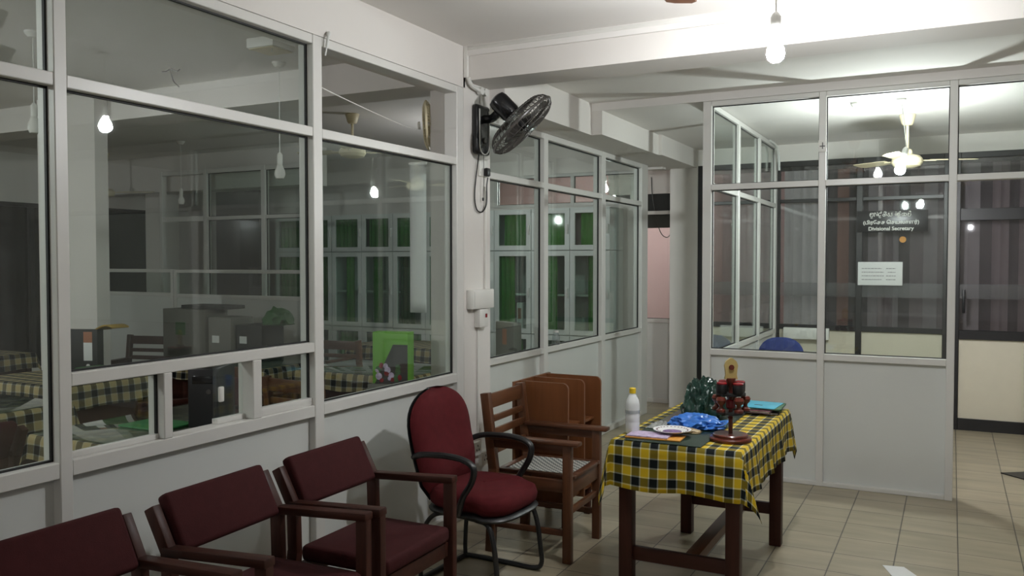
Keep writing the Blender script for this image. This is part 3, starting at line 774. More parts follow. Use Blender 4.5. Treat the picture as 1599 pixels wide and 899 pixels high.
# brown board rack behind the armchair
t = thing('board_rack', 'brown veneer rack with three upright boards, against the partition behind the armchair', 'rack', (-2.32, 4.76, 0))
MB().box((-.012, -.25, .17), (.008, .26, .865), .003).build('back_board', M['board'], t)
for i, (y, x1) in enumerate(((-.18, .325), (.02, .345), (.20, .38))):
    T = Matrix(((1, 0, 0, 0), (0, 0, 1, y), (0, 1, 0, 0), (0, 0, 0, 1)))
    r_ = .035; pts = [(.01, .15), (x1, .15)]+[(x1-r_+r_*math.cos(a), .865-r_+r_*math.sin(a)) for a in [k*PI/12 for k in range(7)]]+[(.01, .865)]
    MB().prism(pts, -.009, .009, T).build('upright_board', M['board'], t)
MB().box((.01, -.169, .60), (.32, .009, .615), .002).build('shelf', M['board'], t)
MB().box((.01, .031, .60), (.34, .189, .615), .002).build('shelf', M['board'], t)
MB().box((.01, -.169, .17), (.32, .189, .188), .002).build('bottom_board', M['board'], t)
for x_, y_ in ((.03, -.16), (.30, -.16), (.03, .18), (.30, .18)): MB().box((x_-.02, y_-.018, 0), (x_+.02, y_+.018, .17), .003).build('foot', M['redwood'], t)
o = MB().box((-2.13, 4.62, .616), (-2.05, 4.70, .634), .003).build('paper_packet', M['paper']); tag(o, 'little white packet on the shelf of the brown board rack', 'packet')

# ------------------------------------------------------------ table with checked cloth
def cloth(mb, a, b, hx, hy, seed=0, T=None, amp=.010, long_corner=.33, back=True):
    rnd = random.Random(seed); ph = [rnd.uniform(0, 6.28) for _ in range(8)]
    def coords(h, half):
        n_in = max(6, int(2*half/.05)); n_o = 9
        left = [-half-h*(1-k/n_o) for k in range(n_o)]
        mid = [-half+2*half*k/n_in for k in range(n_in+1)]
        return left+mid+[-c for c in reversed(left)]
    U, V = coords(hx, a), coords(hy, b); vs, uv = [], []
    for v in V:
        for u in U:
            ou, ov = max(abs(u)-a, 0), max(abs(v)-b, 0); su, sv = (1 if u > 0 else -1), (1 if v > 0 else -1)
            x, y, z = max(-a, min(a, u)), max(-b, min(b, v)), 0.0
            g = .008
            if ou > 0 and ov == 0:
                k = ou/hx; rip = amp*k*(math.sin(v*19+ph[0]+su)+.6*math.sin(v*41+ph[1]))
                x = su*(a+g*min(1, ou/.02)+.02*k+rip); z = -ou+.006*k*math.sin(v*15+ph[2])
                if ou < .012: z *= .5
            elif ov > 0 and ou == 0:
                k = ov/hy; rip = amp*.6*k*(math.sin(u*17+ph[3])+.5*math.sin(u*37+ph[4]))
                y = sv*(b+g*min(1, ov/.02)+.012*k+rip); z = -ov+.006*k*math.sin(u*16+ph[5])
                if ov < .012: z *= .5
            elif ou > 0 and ov > 0:
                r_ = math.hypot(ou, ov); th = math.atan2(ov, ou); s2 = math.sin(2*th)
                k = r_/max(hx, hy)
                out = r_*.20*s2; tw = .03*k*math.sin(3*th+ph[6]+su+2*sv)*s2
                kx = .02*min(1, ou/hx)*(1-s2)+g; ky = .012*min(1, ov/hy)*(1-s2)+g
                x = su*(a+kx*math.cos(th)**.5+out*.75+tw); y = sv*(b+ky*math.sin(th)**.5+out*.75-tw)
                z = -r_*math.sqrt(max(0, 1-(.20*s2)**2))
            vs.append((x, y, z)); uv.append((u+1.004, v+1.02))
    nu = len(U); fs = [(j*nu+i, j*nu+i+1, (j+1)*nu+i+1, (j+1)*nu+i) for j in range(len(V)-1) for i in range(nu-1)]
    mb.add(vs, fs, T); mb.uv = (mb.uv or [])+uv
    return mb
TX, TY, TA, TB = -1.108, 4.345, .300, .615
t = thing('office_table', 'reddish brown wooden table under the checked cloth in the middle of the floor', 'table', (TX, TY, 0))
MB().box((-TA, -TB, .722), (TA, TB, .747), .003).build('tabletop', M['redwoodx'], t)
ap = MB().box((-.255, -.54, .63), (-.235, .54, .722)).box((.235, -.54, .63), (.255, .54, .722)).box((-.235, -.555, .63), (.235, -.535, .722)).box((-.235, .535, .63), (.235, .555, .722))
ap.build('apron', M['redwoodx'], t, smooth=False)
for sx in (-1, 1):
    for sy in (-1, 1):
        MB().box((sx*.252-.032, sy*.52-.032, 0), (sx*.252+.032, sy*.52+.032, .722), .004).build('leg', M['redwood'], t)
for sy in (-1, 1): MB().box((-.22, sy*.52-.013, .17), (.22, sy*.52+.013, .235), .003).build('stretcher', M['redwoodx'], t)
MB().box((.02, -.507, .178), (.085, .507, .225), .003).build('long_stretcher', M['brownwoody'], t)
o = cloth(MB(), TA, TB, .215, .215, 3, amp=.011).build('tablecloth', M['check'], angle=70); o.location = (TX, TY, .750)
so = o.modifiers.new('thick', 'SOLIDIFY'); so.thickness = .0016; so.offset = 1
tag(o, 'yellow, black and white checked cloth draped over the table in the middle', 'tablecloth')
ZT = .7525
o = MB().box((-1.345, 3.735, ZT), (-.985, 4.955, ZT+.003), .001).build('table_runner', M['green_sheet']); tag(o, 'dark green vinyl sheet laid along the checked tablecloth', 'table mat')
ZT2 = ZT+.0035
# bottle
t = thing('water_bottle', 'clear plastic bottle with yellow cap at the table corner', 'bottle', (-1.362, 3.90, ZT+.0035))
MB().lathe([(.001, 0), (.030, 0), (.034, .006), (.034, .05), (.0325, .055), (.034, .06), (.034, .085), (.0325, .09), (.034, .095), (.034, .14), (.030, .160), (.018, .182), (.0135, .190), (.0135, .20)], 24).build('bottle_body', M['bottle'], t)
MB().lathe([(.0155, .192), (.0155, .215), (.013, .218), (.001, .218)], 20).build('cap', M['yellow'], t)
MB().lathe([(.0345, .096), (.0347, .112)], 24, cap=False).build('wrapper', M['water_glass'], t)
# papers
t = thing('paper_stack', 'orange folder with lilac printed papers beside the bottle', 'papers', (-1.23, 3.845, ZT2), R(3))
MB().box((-.13, -.06, 0), (.13, .07, .006), .001).build('folder', M['orange'], t)
MB().box((-.125, -.055, .006), (.07, .065, .013), .001).build('sheets', M['lilac'], t)
# plate
t = thing('lace_plate', 'round white plate with purple lace pattern in front of the blue bag', 'plate', (-1.175, 3.935, ZT2+.012))
MB().lathe([(.001, .002), (.045, 0), (.06, .006), (.088, .014), (.090, .017), (.086, .017), (.06, .010), (.045, .006), (.001, .006)], 40).build('dish', M['paper'], t)
MB().lathe([(.001, .0068), (.044, .0068), (.046, .0055)], 30).build('purple_print', mat('purple_lace', (.16, .09, .22), .5, var=.9, scale=90), t)
rm = MB()
for k in range(26):
    a = 2*PI*k/26; rm.lathe([(.001, .001), (.0045, .001), (.005, 0)], 8, Matrix.Translation((.074*math.cos(a), .074*math.sin(a), .0137)))
rm.build('rim_dots', M['maroonfile'], t)
def crumple(name, m_, label, cat, loc, size, seed, sub=5, amp=.35, fr=3.0, rz=0, zs=1.0):
    bm = bmesh.new(); bmesh.ops.create_icosphere(bm, subdivisions=sub, radius=1)
    off = Vector((seed*7.3, seed*3.1, seed*5.7))
    for v in bm.verts:
        d = v.co.normalized()
        e = Vector((d.x, d.y, d.z*zs)); n1 = 1-abs(noise.noise(e*fr+off))*2; n2 = 1-abs(noise.noise(e*fr*2.3+off*2))*2; n3 = noise.noise(e*fr*4+off)
        k = 1+amp*(n1-.5)+amp*.55*(n2-.5)+amp*.2*n3
        p = d*k
        if p.z < 0: p.z *= .15
        v.co = Vector((p.x*size[0], p.y*size[1], max(p.z, -.12)*size[2]))
    mz = min(v.co.z for v in bm.verts)
    for v in bm.verts: v.co.z -= mz
    o = MB().from_bm(bm).build(name, m_, angle=50); o.location = loc; o.rotation_euler = (0, 0, rz)
    return tag(o, label, cat)
o = crumple('plastic_bag', M['bluebag'], 'crumpled blue plastic bag lying on the dark sheet on the table', 'bag', (-1.125, 4.17, ZT2), (.128, .085, .055), 2.2, amp=.30, fr=1.7, rz=R(12))
MB().tube(smooth_path([(.08, -.05, .02), (.13, -.09, .03), (.15, -.04, .045), (.10, -.01, .03)], 5), .010, 8, flat=.4).build('bag_handle', M['bluebag'], o)
o = crumple('plastic_bag', M['darkbag'], 'shiny dark green plastic bag standing behind the stamp stand', 'bag', (-1.17, 4.50, ZT2), (.112, .10, .17), 4.1, amp=.26, fr=2.0, zs=.35)
MB().tube(smooth_path([(.0, 0, .13), (.03, .0, .18), (.075, 0, .17), (.09, 0, .12)], 5), .012, 8, flat=.4).build('bag_handle', M['darkbag'], o)
o = crumple('foil_wrapper', mat('brown_wrapper', (.40, .30, .16), .4, var=.3, scale=40), 'small crumpled brown wrapper beside the purple plate', 'wrapper', (-1.115, 4.03, ZT2), (.05, .022, .018), 6.2, sub=3, amp=.4)
o = MB().grid(lambda u, v: (-1.345+.075*u, 4.04+.2*v, ZT2+.004+.010*noise.noise(Vector((u*5, v*5, 1)))), 14, 14).build('glare_patch', mat('painted_glare', (.30, .31, .30), .12, var=.2), angle=25)  # thin grey sheet standing in for glare on the green vinyl
so = o.modifiers.new('thick', 'SOLIDIFY'); so.thickness = .001
tag(o, 'grey patch painted as glare on the dark sheet, between the bottle and the bags', 'glare patch')
# rubber stamp stand
t = thing('stamp_stand', 'dark red wooden carousel stand for rubber stamps with golden finial', 'stamp stand', (-.905, 3.96, ZT))
MB().lathe([(.001, 0), (.094, 0), (.096, .004), (.096, .012), (.092, .017), (.080, .018), (.080, .028), (.076, .032), (.02, .034), (.001, .034)], 40).build('base', M['stampwood'], t)
MB().lathe([(.010, .033), (.010, .10), (.014, .105), (.010, .11), (.010, .20), (.014, .205), (.010, .21), (.010, .268)], 16).build('pole', M['stampwood'], t)
MB().lathe([(.001, .125), (.062, .125), (.062, .133), (.001, .133)], 32).build('lower_tray', M['blackp'], t)
MB().lathe([(.001, .212), (.068, .212), (.068, .221), (.001, .221)], 32).build('upper_tray', M['blackp'], t)
MB().lathe([(.018, .150), (.022, .155), (.022, .185), (.018, .190)], 18).build('red_collar', M['stampred'], t)
GS = 'rubber stamps hanging on the carousel stand'
fin = MB(); T = Matrix.Translation((0, 0, .285)) @ Matrix.Rotation(YAW, 4, 'Z') @ Matrix(((1, 0, 0, 0), (0, 0, 1, 0), (0, 1, 0, 0), (0, 0, 0, 1)))
prof = [(-.030, 0), (.030, 0), (.026, .02), (.028, .045), (.031, .062), (.024, .083), (.012, .092), (.006, .097), (-.006, .097), (-.012, .092), (-.024, .083), (-.031, .062), (-.028, .045), (-.026, .02)]
fin.prism(prof, -.008, .008, T).build('gold_finial', M['gold'], t)
MB().lathe([(.0125, 0), (.0125, .004), (.009, .005), (.009, .002)], 20, T @ Matrix.Translation((0, .055, -.013))).build('finial_ring', M['stampwood'], t)
MB().lathe([(.010, .25), (.016, .258), (.020, .272), (.022, .286), (.022, .290)], 16).build('finial_neck', M['stampwood'], t)
def stamp(label, x, y, z, red):
    s_ = thing('rubber_stamp', label, 'rubber stamp', (-.905+x, 3.96+y, ZT+z), 0, GS)
    if red:
        MB().lathe([(.001, .0), (.023, .0), (.025, .006), (.025, .040), (.022, .046)], 20).build('stamp_cup', M['blackp'], s_)
        MB().lathe([(.0245, .043), (.0245, .049), (.02, .052), (.001, .0525)], 20).build('red_lid', M['stampred'], s_)
    else:
        MB().lathe([(.001, -.004), (.021, -.004), (.021, .006), (.015, .010), (.009, .018), (.011, .028), (.021, .038), (.024, .050), (.018, .062), (.001, .066)], 20).build('turned_handle', M['stampwood'], s_)
        MB().lathe([(.001, -.010), (.022, -.010), (.022, -.004)], 20).build('rubber_face', M['blackp'], s_)
    return s_
for k in range(4):
    a = 2*PI*k/4+.9
    stamp('black rubber stamp with red lid on the upper tray of the stand', .052*math.cos(a), .052*math.sin(a), .2215, True)
for k in range(5):
    a = 2*PI*k/5+YAW
    stamp('red brown turned wood rubber stamp hanging around the lower tray of the stand', .068*math.cos(a), .068*math.sin(a), .1435, False)
# files
GF = 'files at the far end of the table'
def file_(name, m_, label, loc, rz, sx, sy, h, tilt=0):
    t = thing(name, label, 'file', loc, rz, GF)
    MB().box((-sx/2, -sy/2, 0), (sx/2, sy/2, .002), .0005).box((-sx/2, -sy/2, h-.002), (sx/2, sy/2, h), .0005).build('cover', m_, t)
    MB().box((-sx/2+.006, -sy/2+.006, .002), (sx/2-.006, sy/2-.006, h-.002)).build('sheets', M['paper'], t, smooth=False)
    return t
z = ZT+.001
f_ = file_('paper_file', M['darkfile'], 'black file at the bottom of the pile under the blue folder', (-.965, 4.80, z), R(6), .27, .20, .010); z += .0105
file_('paper_file', M['maroonfile'], 'maroon file in the middle of the pile under the blue folder', (-.985, 4.775, z), R(-2), .26, .20, .012); z += .0125
t = file_('paper_file', M['moss'], 'dark green file directly under the blue folder', (-.965, 4.825, z), R(2), .30, .23, .008); z += .0085
t = thing('blue_folder', 'bright blue card folder on top of the pile at the far table end', 'folder', (-.985, 4.825, z), R(-3), GF)
MB().box((-.15, -.115, 0), (.15, .115, .003), .001).build('cover', M['bluefile'], t)
B((.02, -.03, .003), (.065, -.015, .0036)).build('title_strip', M['darkfile'], t)
o = MB().tube(smooth_path([(-.92, 4.72, ZT+.006), (-.88, 4.70, ZT+.006), (-.845, 4.73, ZT+.006), (-.835, 4.76, ZT+.006)], 5), .0035, 6).build('file_lace', M['paper']); tag(o, 'white file lace curling out beside the maroon file', 'lace')

# ------------------------------------------------------------ floor bits
o = MB().prism([(-.30, 4.78), (-.20, 4.80), (-.08, 4.60), (-.22, 4.56)], .0005, .003).build('floor_paper', M['paper'], smooth=False); tag(o, 'white sheet of paper lying on the tiles at the bottom edge', 'paper')
o = MB().prism([(.345, 7.28), (.55, 7.42), (1.2, 6.9), (1.0, 6.62)], .0005, .008).build('door_mat', M['blackp'], smooth=False); tag(o, 'black door mat corner on the tiles by the cream panel', 'mat')

# ------------------------------------------------------------ office sign and notice
t = thing('office_sign', 'black sign with silver lettering on the smoked glass of the office', 'sign', (-.52, YB-.004, 1.972))
MB().box((-.313, -.012, -.103), (.313, 0, .103), .002).build('sign_board', M['sign'], t)
def text(body, size, z, bold=.002, cx=0.0, sx=1.0):
    cu = bpy.data.curves.new('lettering', 'FONT'); cu.body = body; cu.size = size; cu.align_x = 'CENTER'; cu.align_y = 'CENTER'
    cu.extrude = .0008; cu.offset = bold
    tmp = bpy.data.objects.new('tmp_text', cu); C.objects.link(tmp)
    dg = bpy.context.evaluated_depsgraph_get(); me = bpy.data.meshes.new_from_object(tmp.evaluated_get(dg))
    bpy.data.objects.remove(tmp)
    xs = [v.co.x for v in me.vertices]; w = max(xs)-min(xs)
    me.materials.clear(); me.materials.append(M['signtext'])
    o = bpy.data.objects.new('lettering', me); C.objects.link(o); o.parent = t
    o.location = (cx, -.0132, z); o.rotation_euler = (R(90), 0, 0); o.scale = (sx, 1, 1)
    return w
text('Divisional Secretary', .050, -.072, .0012, -.01)
text('(\u0baa\u0bbf\u0bb0\u0bc7\u0ba4\u0b9a \u0bc6\u0b9a\u0baf\u0bb2\u0bbe\u0bb3\u0bb0\u0bcd)', .046, -.012, .0010, -.01)
# Sinhala line drawn as strokes, one list of (x, y) per stroke in letter heights
def arc(cx, cy, r, a0, a1, n=10, ry=None):
    ry = r if ry is None else ry
    return [(cx+r*math.cos(R(a0+(a1-a0)*k/n)), cy+ry*math.sin(R(a0+(a1-a0)*k/n))) for k in range(n+1)]
GL = {
 'pra': (1.0, [arc(.5, .5, .42, 100, 440, 16), arc(.36, .62, .14, 0, 330, 8), arc(.5, -.08, .22, 180, 360, 8, .16), [(.9, .5), (.92, .95)]]),
 'aa': (.5, [[(.1, .95), (.1, .1)], arc(.24, .8, .16, 200, -60, 8)]),
 'dee': (1.45, [arc(.22, .5, .2, 0, 350, 10), arc(.22, .95, .1, 180, 0, 5), arc(.85, .55, .34, 20, 330, 14), arc(.9, .08, .25, 110, 330, 8), arc(1.18, 1.0, .14, 200, -40, 6)]),
 'shii': (1.1, [arc(.3, .4, .26, 60, 400, 12), arc(.72, .45, .26, -60, 260, 12), arc(.55, .98, .26, 200, -20, 10, .16), arc(.8, .98, .08, 0, 350, 6)]),
 'ya': (1.15, [arc(.28, .35, .24, 140, 400, 10), arc(.28, .7, .14, 0, 340, 8), arc(.78, .42, .30, 190, 440, 12), [(1.05, .5), (1.06, .95)]]),
 'lee': (1.5, [arc(.22, .5, .2, 0, 350, 10), arc(.22, .95, .1, 180, 0, 5), arc(.85, .5, .36, 40, 400, 14), arc(.82, .55, .15, 0, 340, 8), arc(.95, .0, .28, 180, 360, 8, .16), arc(1.22, 1.0, .13, 200, -40, 6)]),
 'ka': (1.25, [arc(.35, .45, .30, 80, 420, 12), arc(.85, .45, .30, 120, -220, 12), [(.6, .9), (.6, .1)]]),
 'm': (1.1, [arc(.5, .42, .38, 130, 400, 12), arc(.34, .62, .13, 0, 340, 8), arc(.62, 1.02, .2, 180, -30, 8, .16), arc(.82, .98, .07, 0, 350, 6)]),
}
sm = MB(); x = 0
seq = ['pra', 'aa', 'dee', 'shii', 'ya', None, 'lee', 'ka', 'm']
tot = sum(.55 if g is None else GL[g][0]+.12 for g in seq); hgt = .044
wid = .378; kx = wid/tot
for g in seq:
    if g is None: x += .55; continue
    for st in GL[g][1]: sm.tube([((x+px)*kx-wid/2-.012, -.0132, .042+py*hgt) for px, py in st], .0036, 5)
    x += GL[g][0]+.12
sm.build('lettering', M['signtext'], t)
t = thing('notice_paper', 'white notice sheet with printed lines taped to the office glass under the sign', 'notice', (-.622, YB-.003, 1.467))
MB().box((-.2, -.003, -.115), (.2, 0, .112), .0008).build('sheet', M['paper'], t)
ln = MB(); rnd = random.Random(5)
for i, z_ in enumerate((.048, .012, -.024, -.060)):
    for x0, x1 in ((-.165, .015+.02*(i in (1, 2))), (.055+.015*(i == 1), .14)):
        xx = x0
        while xx < x1:
            w_ = rnd.uniform(.010, .028); ln.box((xx, -.0036, z_-.003), (min(xx+w_, x1), -.0029, z_+.003)); xx += w_+.005
ln.build('printed_lines', M['ink'], t, smooth=False)
t = thing('round_sticker', 'small round orange sticker on the office glass', 'sticker', (-.425, YB+.022, 1.795))
MB().lathe([(.012, -.001), (.030, -.001), (.030, .001), (.012, .001)], 24, Matrix.Rotation(R(90), 4, 'X')).build('ring', M['orange'], t)
MB().lathe([(.001, .0005), (.012, .0005)], 16, Matrix.Rotation(R(90), 4, 'X')).build('centre', M['gold'], t)

# ------------------------------------------------------------ ceiling fans
def ceiling_fan(label, loc, ceil, body, rot=0.0, blade_len=.55, blade_m=None, group=None, drop_gap=True):
    t = thing('ceiling_fan', label, 'ceiling fan', loc, rot, group)
    h = ceil-loc[2]
    MB().lathe([(.001, h-.002), (.062, h-.002), (.062, h-.01), (.045, h-.07), (.035, h-.085), (.012, h-.09)], 24).build('canopy', body, t)
    MB().lathe([(.0115, .07), (.0115, h-.085)], 12).build('down_rod', body, t)
    MB().lathe([(.012, .10), (.035, .085), (.042, .05), (.095, .035), (.115, .012), (.118, -.02), (.10, -.045), (.05, -.06), (.001, -.062)], 32).build('motor_housing', body, t)
    for k in range(3):
        a = 2*PI*k/3
        T = Matrix.Rotation(a, 4, 'Z') @ Matrix.Rotation(R(9), 4, 'X')
        MB().box((.10, -.02, -.004), (.22, .02, .004), .002, T).build('blade_bracket', body, t)
        pts = [(.19, -.05), (.3, -.062), (blade_len, -.068), (blade_len+.03, -.04), (blade_len+.035, .03), (blade_len+.02, .06), (.3, .055), (.19, .045)]
        MB().prism(pts, .004, .008, T).build('blade', blade_m or body, t)
    return t
ceiling_fan('cream ceiling fan over the cubicle beside the burning bulb', (-.335, 7.62, 2.40), ZC3, M['cream'], R(20), blade_len=.5)
ceiling_fan('ceiling fan in the side office seen through the near partition', (-4.74, 6.09, 2.56), ZC1, M['cream'], R(62), group='ceiling fans in the dim side office')
p = W(163, 285, 'y', 6.9)
ceiling_fan('ceiling fan in the side office near the night windows', (p.x, p.y, 2.42), ZC1, M['cream'], R(30), group='ceiling fans in the dim side office')
ceiling_fan('ceiling fan over the hall whose blade tip shows at the top edge', (-.955, 2.745, 2.588), ZC1, M['brownwood'], R(-30), blade_len=.52)
t = thing('smoke_detector', 'small white detector on the cubicle ceiling', 'detector', (-.649, 6.87, ZC3))
MB().lathe([(.045, 0), (.045, -.015), (.03, -.035), (.001, -.037)], 20).build('detector_body', M['whitep'], t)
MB().lathe([(.012, -.037), (.012, -.045), (.001, -.046)], 12).build('sensor', M['whitep'], t)
# grey flex at the cubicle corner
o = MB().tube(smooth_path([(-1.60, 8.55, 2.765), (-1.575, 8.75, 2.74), (-1.565, 8.86, 2.66), (-1.56, 8.88, 2.50)], 6), .012, 8).build('flex_cable', M['lam']); tag(o, 'grey flexible cable bending down at the far corner of the cubicle', 'cable')

# ------------------------------------------------------------ cubicle contents
t = thing('blue_office_chair', 'blue fabric office chair behind the cubicle glass', 'chair', (-1.36, 7.9, 0), R(100))
bk = MB()
def backfn(u, v):
    a = u*2*PI; e = 2.6; ca, sa = math.cos(a), math.sin(a); q = (abs(ca)**e+abs(sa)**e)**(-1/e)
    r_ = math.sin(v*PI); return (-.20+.035*math.cos(v*PI), .20*q*ca*r_, .70+.22*q*sa*r_)
bk.grid(backfn, 32, 12).build('backrest', M['bluechair'], t, angle=70)
MB().box((-.20, -.22, .42), (.24, .22, .50), .03, seg=3).build('seat', M['bluechair'], t)
MB().lathe([(.03, .10), (.03, .42)], 14).build('gas_post', M['blackp'], t)
MB().bar((-.18, 0, .42), (-.24, 0, .62), .06, .015, .003).build('back_bracket', M['blackp'], t)
for k in range(5):
    a = 2*PI*k/5; MB().bar((0, 0, .10), (.27*math.cos(a), .27*math.sin(a), .06), .04, .03, .004).build('base_spoke', M['blackp'], t)
    MB().lathe([(.022, -.012), (.026, 0), (.022, .012)], 12, Matrix.Translation((.27*math.cos(a), .27*math.sin(a), .026)) @ Matrix.Rotation(R(90), 4, 'X')).build('caster', M['blackp'], t)
for sy in (-1, 1): MB().tube(smooth_path([(-.15, sy*.24, .45), (-.16, sy*.26, .58), (-.1, sy*.26, .66), (.12, sy*.26, .66), (.14, sy*.25, .60)], 5), .016, 8).build('armrest', M['blackp'], t)
t = thing('cable_trunk_box', 'white wall box with sockets low on the office wall behind the blue chair', 'trunking', (-1.30, YB-.0005, .86))
MB().box((-.22, -.05, -.06), (.22, 0, .055), .006).build('box_body', M['whitep'], t)
for x_ in (-.02, .10): B((x_-.03, -.054, -.035), (x_+.03, -.05, .035), .003).build('socket_plate', M['whitep'], t)

# ------------------------------------------------------------ side office: steel cabinets
GCU = 'steel cabinets with green curtains along the end wall of the side office'
YCB = 8.30; DW = .455
DCOLS = ['green', 'green', 'green', 'green']
M['green2'] = mat('pale_green_curtain', (0.10, 0.30, 0.06), .85, var=.2, scale=12, stretch=(4, 4, .4))
M['green3'] = mat('dull_green_curtain', (0.05, 0.10, 0.045), .85, var=.2, scale=12, stretch=(4, 4, .4))
def cabinet(label, x0, z0, z1, split, seed):
    rnd = random.Random(seed); w = 2*DW-.004
    t = thing('steel_cabinet', label, 'cabinet', (x0, YCB, z0), 0, GCU)
    h = z1-z0-.002; b = MB(); dp = .38
    b.box((0, .02, 0), (w, .02+dp, .03)).box((0, .02, h-.03), (w, .02+dp, h)).box((0, .02, .03), (.02, .02+dp, h-.03)).box((w-.02, .02, .03), (w, .02+dp, h-.03)).box((.02, dp, .03), (w-.02, dp+.02, h-.03))
    b.build('carcass', M['steel'], t, smooth=False)
    if split: B((.021, .07, h*.47-.01), (w-.021, dp-.005, h*.47+.01)).build('shelf', M['steel'], t, smooth=False)
    for k in range(2):
        a0 = k*w/2+.003; a1 = (k+1)*w/2-.003; e = .055
        d = MB().box((a0, 0, .004), (a0+e, .02, h-.004)).box((a1-e, 0, .004), (a1, .02, h-.004)).box((a0+e, 0, .004), (a1-e, .02, .055)).box((a0+e, 0, h-.055), (a1-e, .02, h-.004))
        d = d.build('door', M['steel'], t, smooth=False)
        B((a0+e, .009, .055), (a1-e, .012, h-.055)).build('pane', M['glass_cab'], d, smooth=False)
        MB().box((a1-.03, -.02, h*.5-.05), (a1-.012, -.001, h*.5+.05), .004).build('door_handle', M['alu'], d)
        n_ = 40; ph = rnd.uniform(0, 6); wid = (a1-a0)-.06
        cut = rnd.choice((1, 1, .75)) if not split else rnd.choice((1, .5, .35, .6))
        s0 = a0+.03+(rnd.random()*(1-cut))*wid
        MB().grid(lambda u, v: (s0+u*wid*cut, .055+.010*math.sin(u*cut*40+ph)+.004*math.sin(u*23), .035+v*(h-.07)), n_, 1).build('curtain', M[rnd.choice(['green', 'green', 'green2', 'green3'])], d)
    return t
xs0 = [-3.147-2*DW*(k+1) for k in range(5)]
hn = ['in line with the white column', 'just beside the grey partition end', 'behind the column', 'second from the column', 'farthest from the hall']
rown = [('top cabinet', 1.705, 2.155, False), ('tall middle cabinet', .80, 1.702, True), ('bottom cabinet', 0, .797, False)]
cn = ['at the end nearest the hall', 'second from the hall end', 'third from the hall end', 'fourth from the hall end', 'fifth from the hall end']
for i, x0 in enumerate(xs0):
    for nm, z0, z1, sp in rown:
        cabinet(f'{nm} of the white steel stack {cn[i]}, green curtains', x0, z0, z1, sp, i*7+int(z0*10))
# box files standing in two of the tall cabinets
for ci, cols in ((2, ('greybox', 'paper', 'greybox', 'paper')), (1, ('paper', 'greybox', 'paper'))):
    for k, m_ in enumerate(cols):
        o = B((xs0[ci]+.5+k*.085, YCB+.12, .832), (xs0[ci]+.575+k*.085, YCB+.37, 1.13), .003).build('box_file', M[m_])
        tag(o, 'grey box file' if m_ == 'greybox' else 'white box file', 'file', 'box files standing in the steel cabinets')
        o['label'] = ('grey' if m_ == 'greybox' else 'white')+' box file behind glass in the tall cabinet '+cn[ci]
        B((xs0[ci]+.515+k*.085, YCB+.1185, .95), (xs0[ci]+.56+k*.085, YCB+.12, 1.07)).build('spine_tag', M['paper'] if m_ == 'greybox' else M['terracotta'], o)

# low office screens
def screen(name, label, x0, x1, y, z1, zr):
    t = thing(name, label, 'office screen', ((x0+x1)/2, y, 0)); h = (x1-x0)/2
    f = MB().box((-h, -.02, 0), (-h+.04, .02, z1), .003).box((h-.04, -.02, 0), (h, .02, z1), .003).box((-h+.04, -.018, z1-.035), (h-.04, .018, z1), .003).box((-h+.04, -.018, zr-.02), (h-.04, .018, zr+.02), .003).box((-h+.04, -.018, 0), (h-.04, .018, .05), .003)
    f.build('screen_frame', M['alu'], t)
    B((-h+.04, -.01, .05), (h-.04, .01, zr-.02)).build('panel', M['lam'], t, smooth=False)
    B((-h+.04, -.003, zr+.02), (h-.04, .003, z1-.035)).build('pane', M['glass_far'], t, smooth=False)
    return t
YS = 6.2
x0 = W(152, 440, 'y', YS).x; x1 = W(273, 440, 'y', YS).x; x2 = W(484, 440, 'y', YS).x
screen('office_screen', 'low office screen with glass strip beside the grey column in the side office', x0, x1-.003, YS, 1.508, 1.245)
screen('office_screen', 'low office screen with glass strip in the shade behind the stacked boxes', x1+.003, x2, YS, 1.505, 1.235)
# tall glazed office room farther back
YG = 7.3
xa, xb, xc, xd = W(250, 400, 'y', YG).x, W(318, 400, 'y', YG).x, W(408, 400, 'y', YG).x, W(492, 400, 'y', YG).x
zt, zm = W(320, 264, 'y', YG).z, W(320, 341, 'y', YG).z
part_y('window_10', 'tall glazed office front at the back of the side office', YG, [(xa, xa+.05, 0, zt), (xb, xb+.06, 0, zt), (xc, xc+.06, 0, zt), (xd, xd+.06, 0, zt)],
       [(xa+.05, xb, zm-.03, zm+.03), (xb+.06, xc, zm-.02, zm+.02), (xc+.06, xd, zm-.02, zm+.02), (xa+.05, xb, zt-.05, zt), (xb+.06, xc, zt-.05, zt), (xc+.06, xd, zt-.05, zt), (xb+.06, xc, .88, .93), (xc+.06, xd, .88, .93)],
       [(xb+.06, xc, .93, zm-.02), (xc+.06, xd, .93, zm-.02), (xb+.06, xc, zm+.02, zt-.05), (xc+.06, xd, zm+.02, zt-.05)], [(xb+.06, xc, .0, .88), (xc+.06, xd, 0, .88)], depth=.07)
o = B((W(338, 400, 'y', YG+.9).x, YG+.9, .9), (W(405, 400, 'y', YG+.9).x, YG+.98, W(340, 300, 'y', YG+.9).z), .003).build('notice_board', M['dark']); tag(o, 'dark board inside the tall glazed office at the back', 'board', kind='structure')
struct('trim_2', B((-9.9, 7.45, 2.45), (-6.4, 7.75, ZC1-.001)), M['wall'], 'grey concrete beam across the back of the side office', 'beam')
struct('column_4', B((W(228, 400, 'y', 7.6).x, 7.6, 0), (W(250, 400, 'y', 7.6).x, 7.9, 2.45)), M['wall'], 'pale column beside the night window of the side office', 'column')

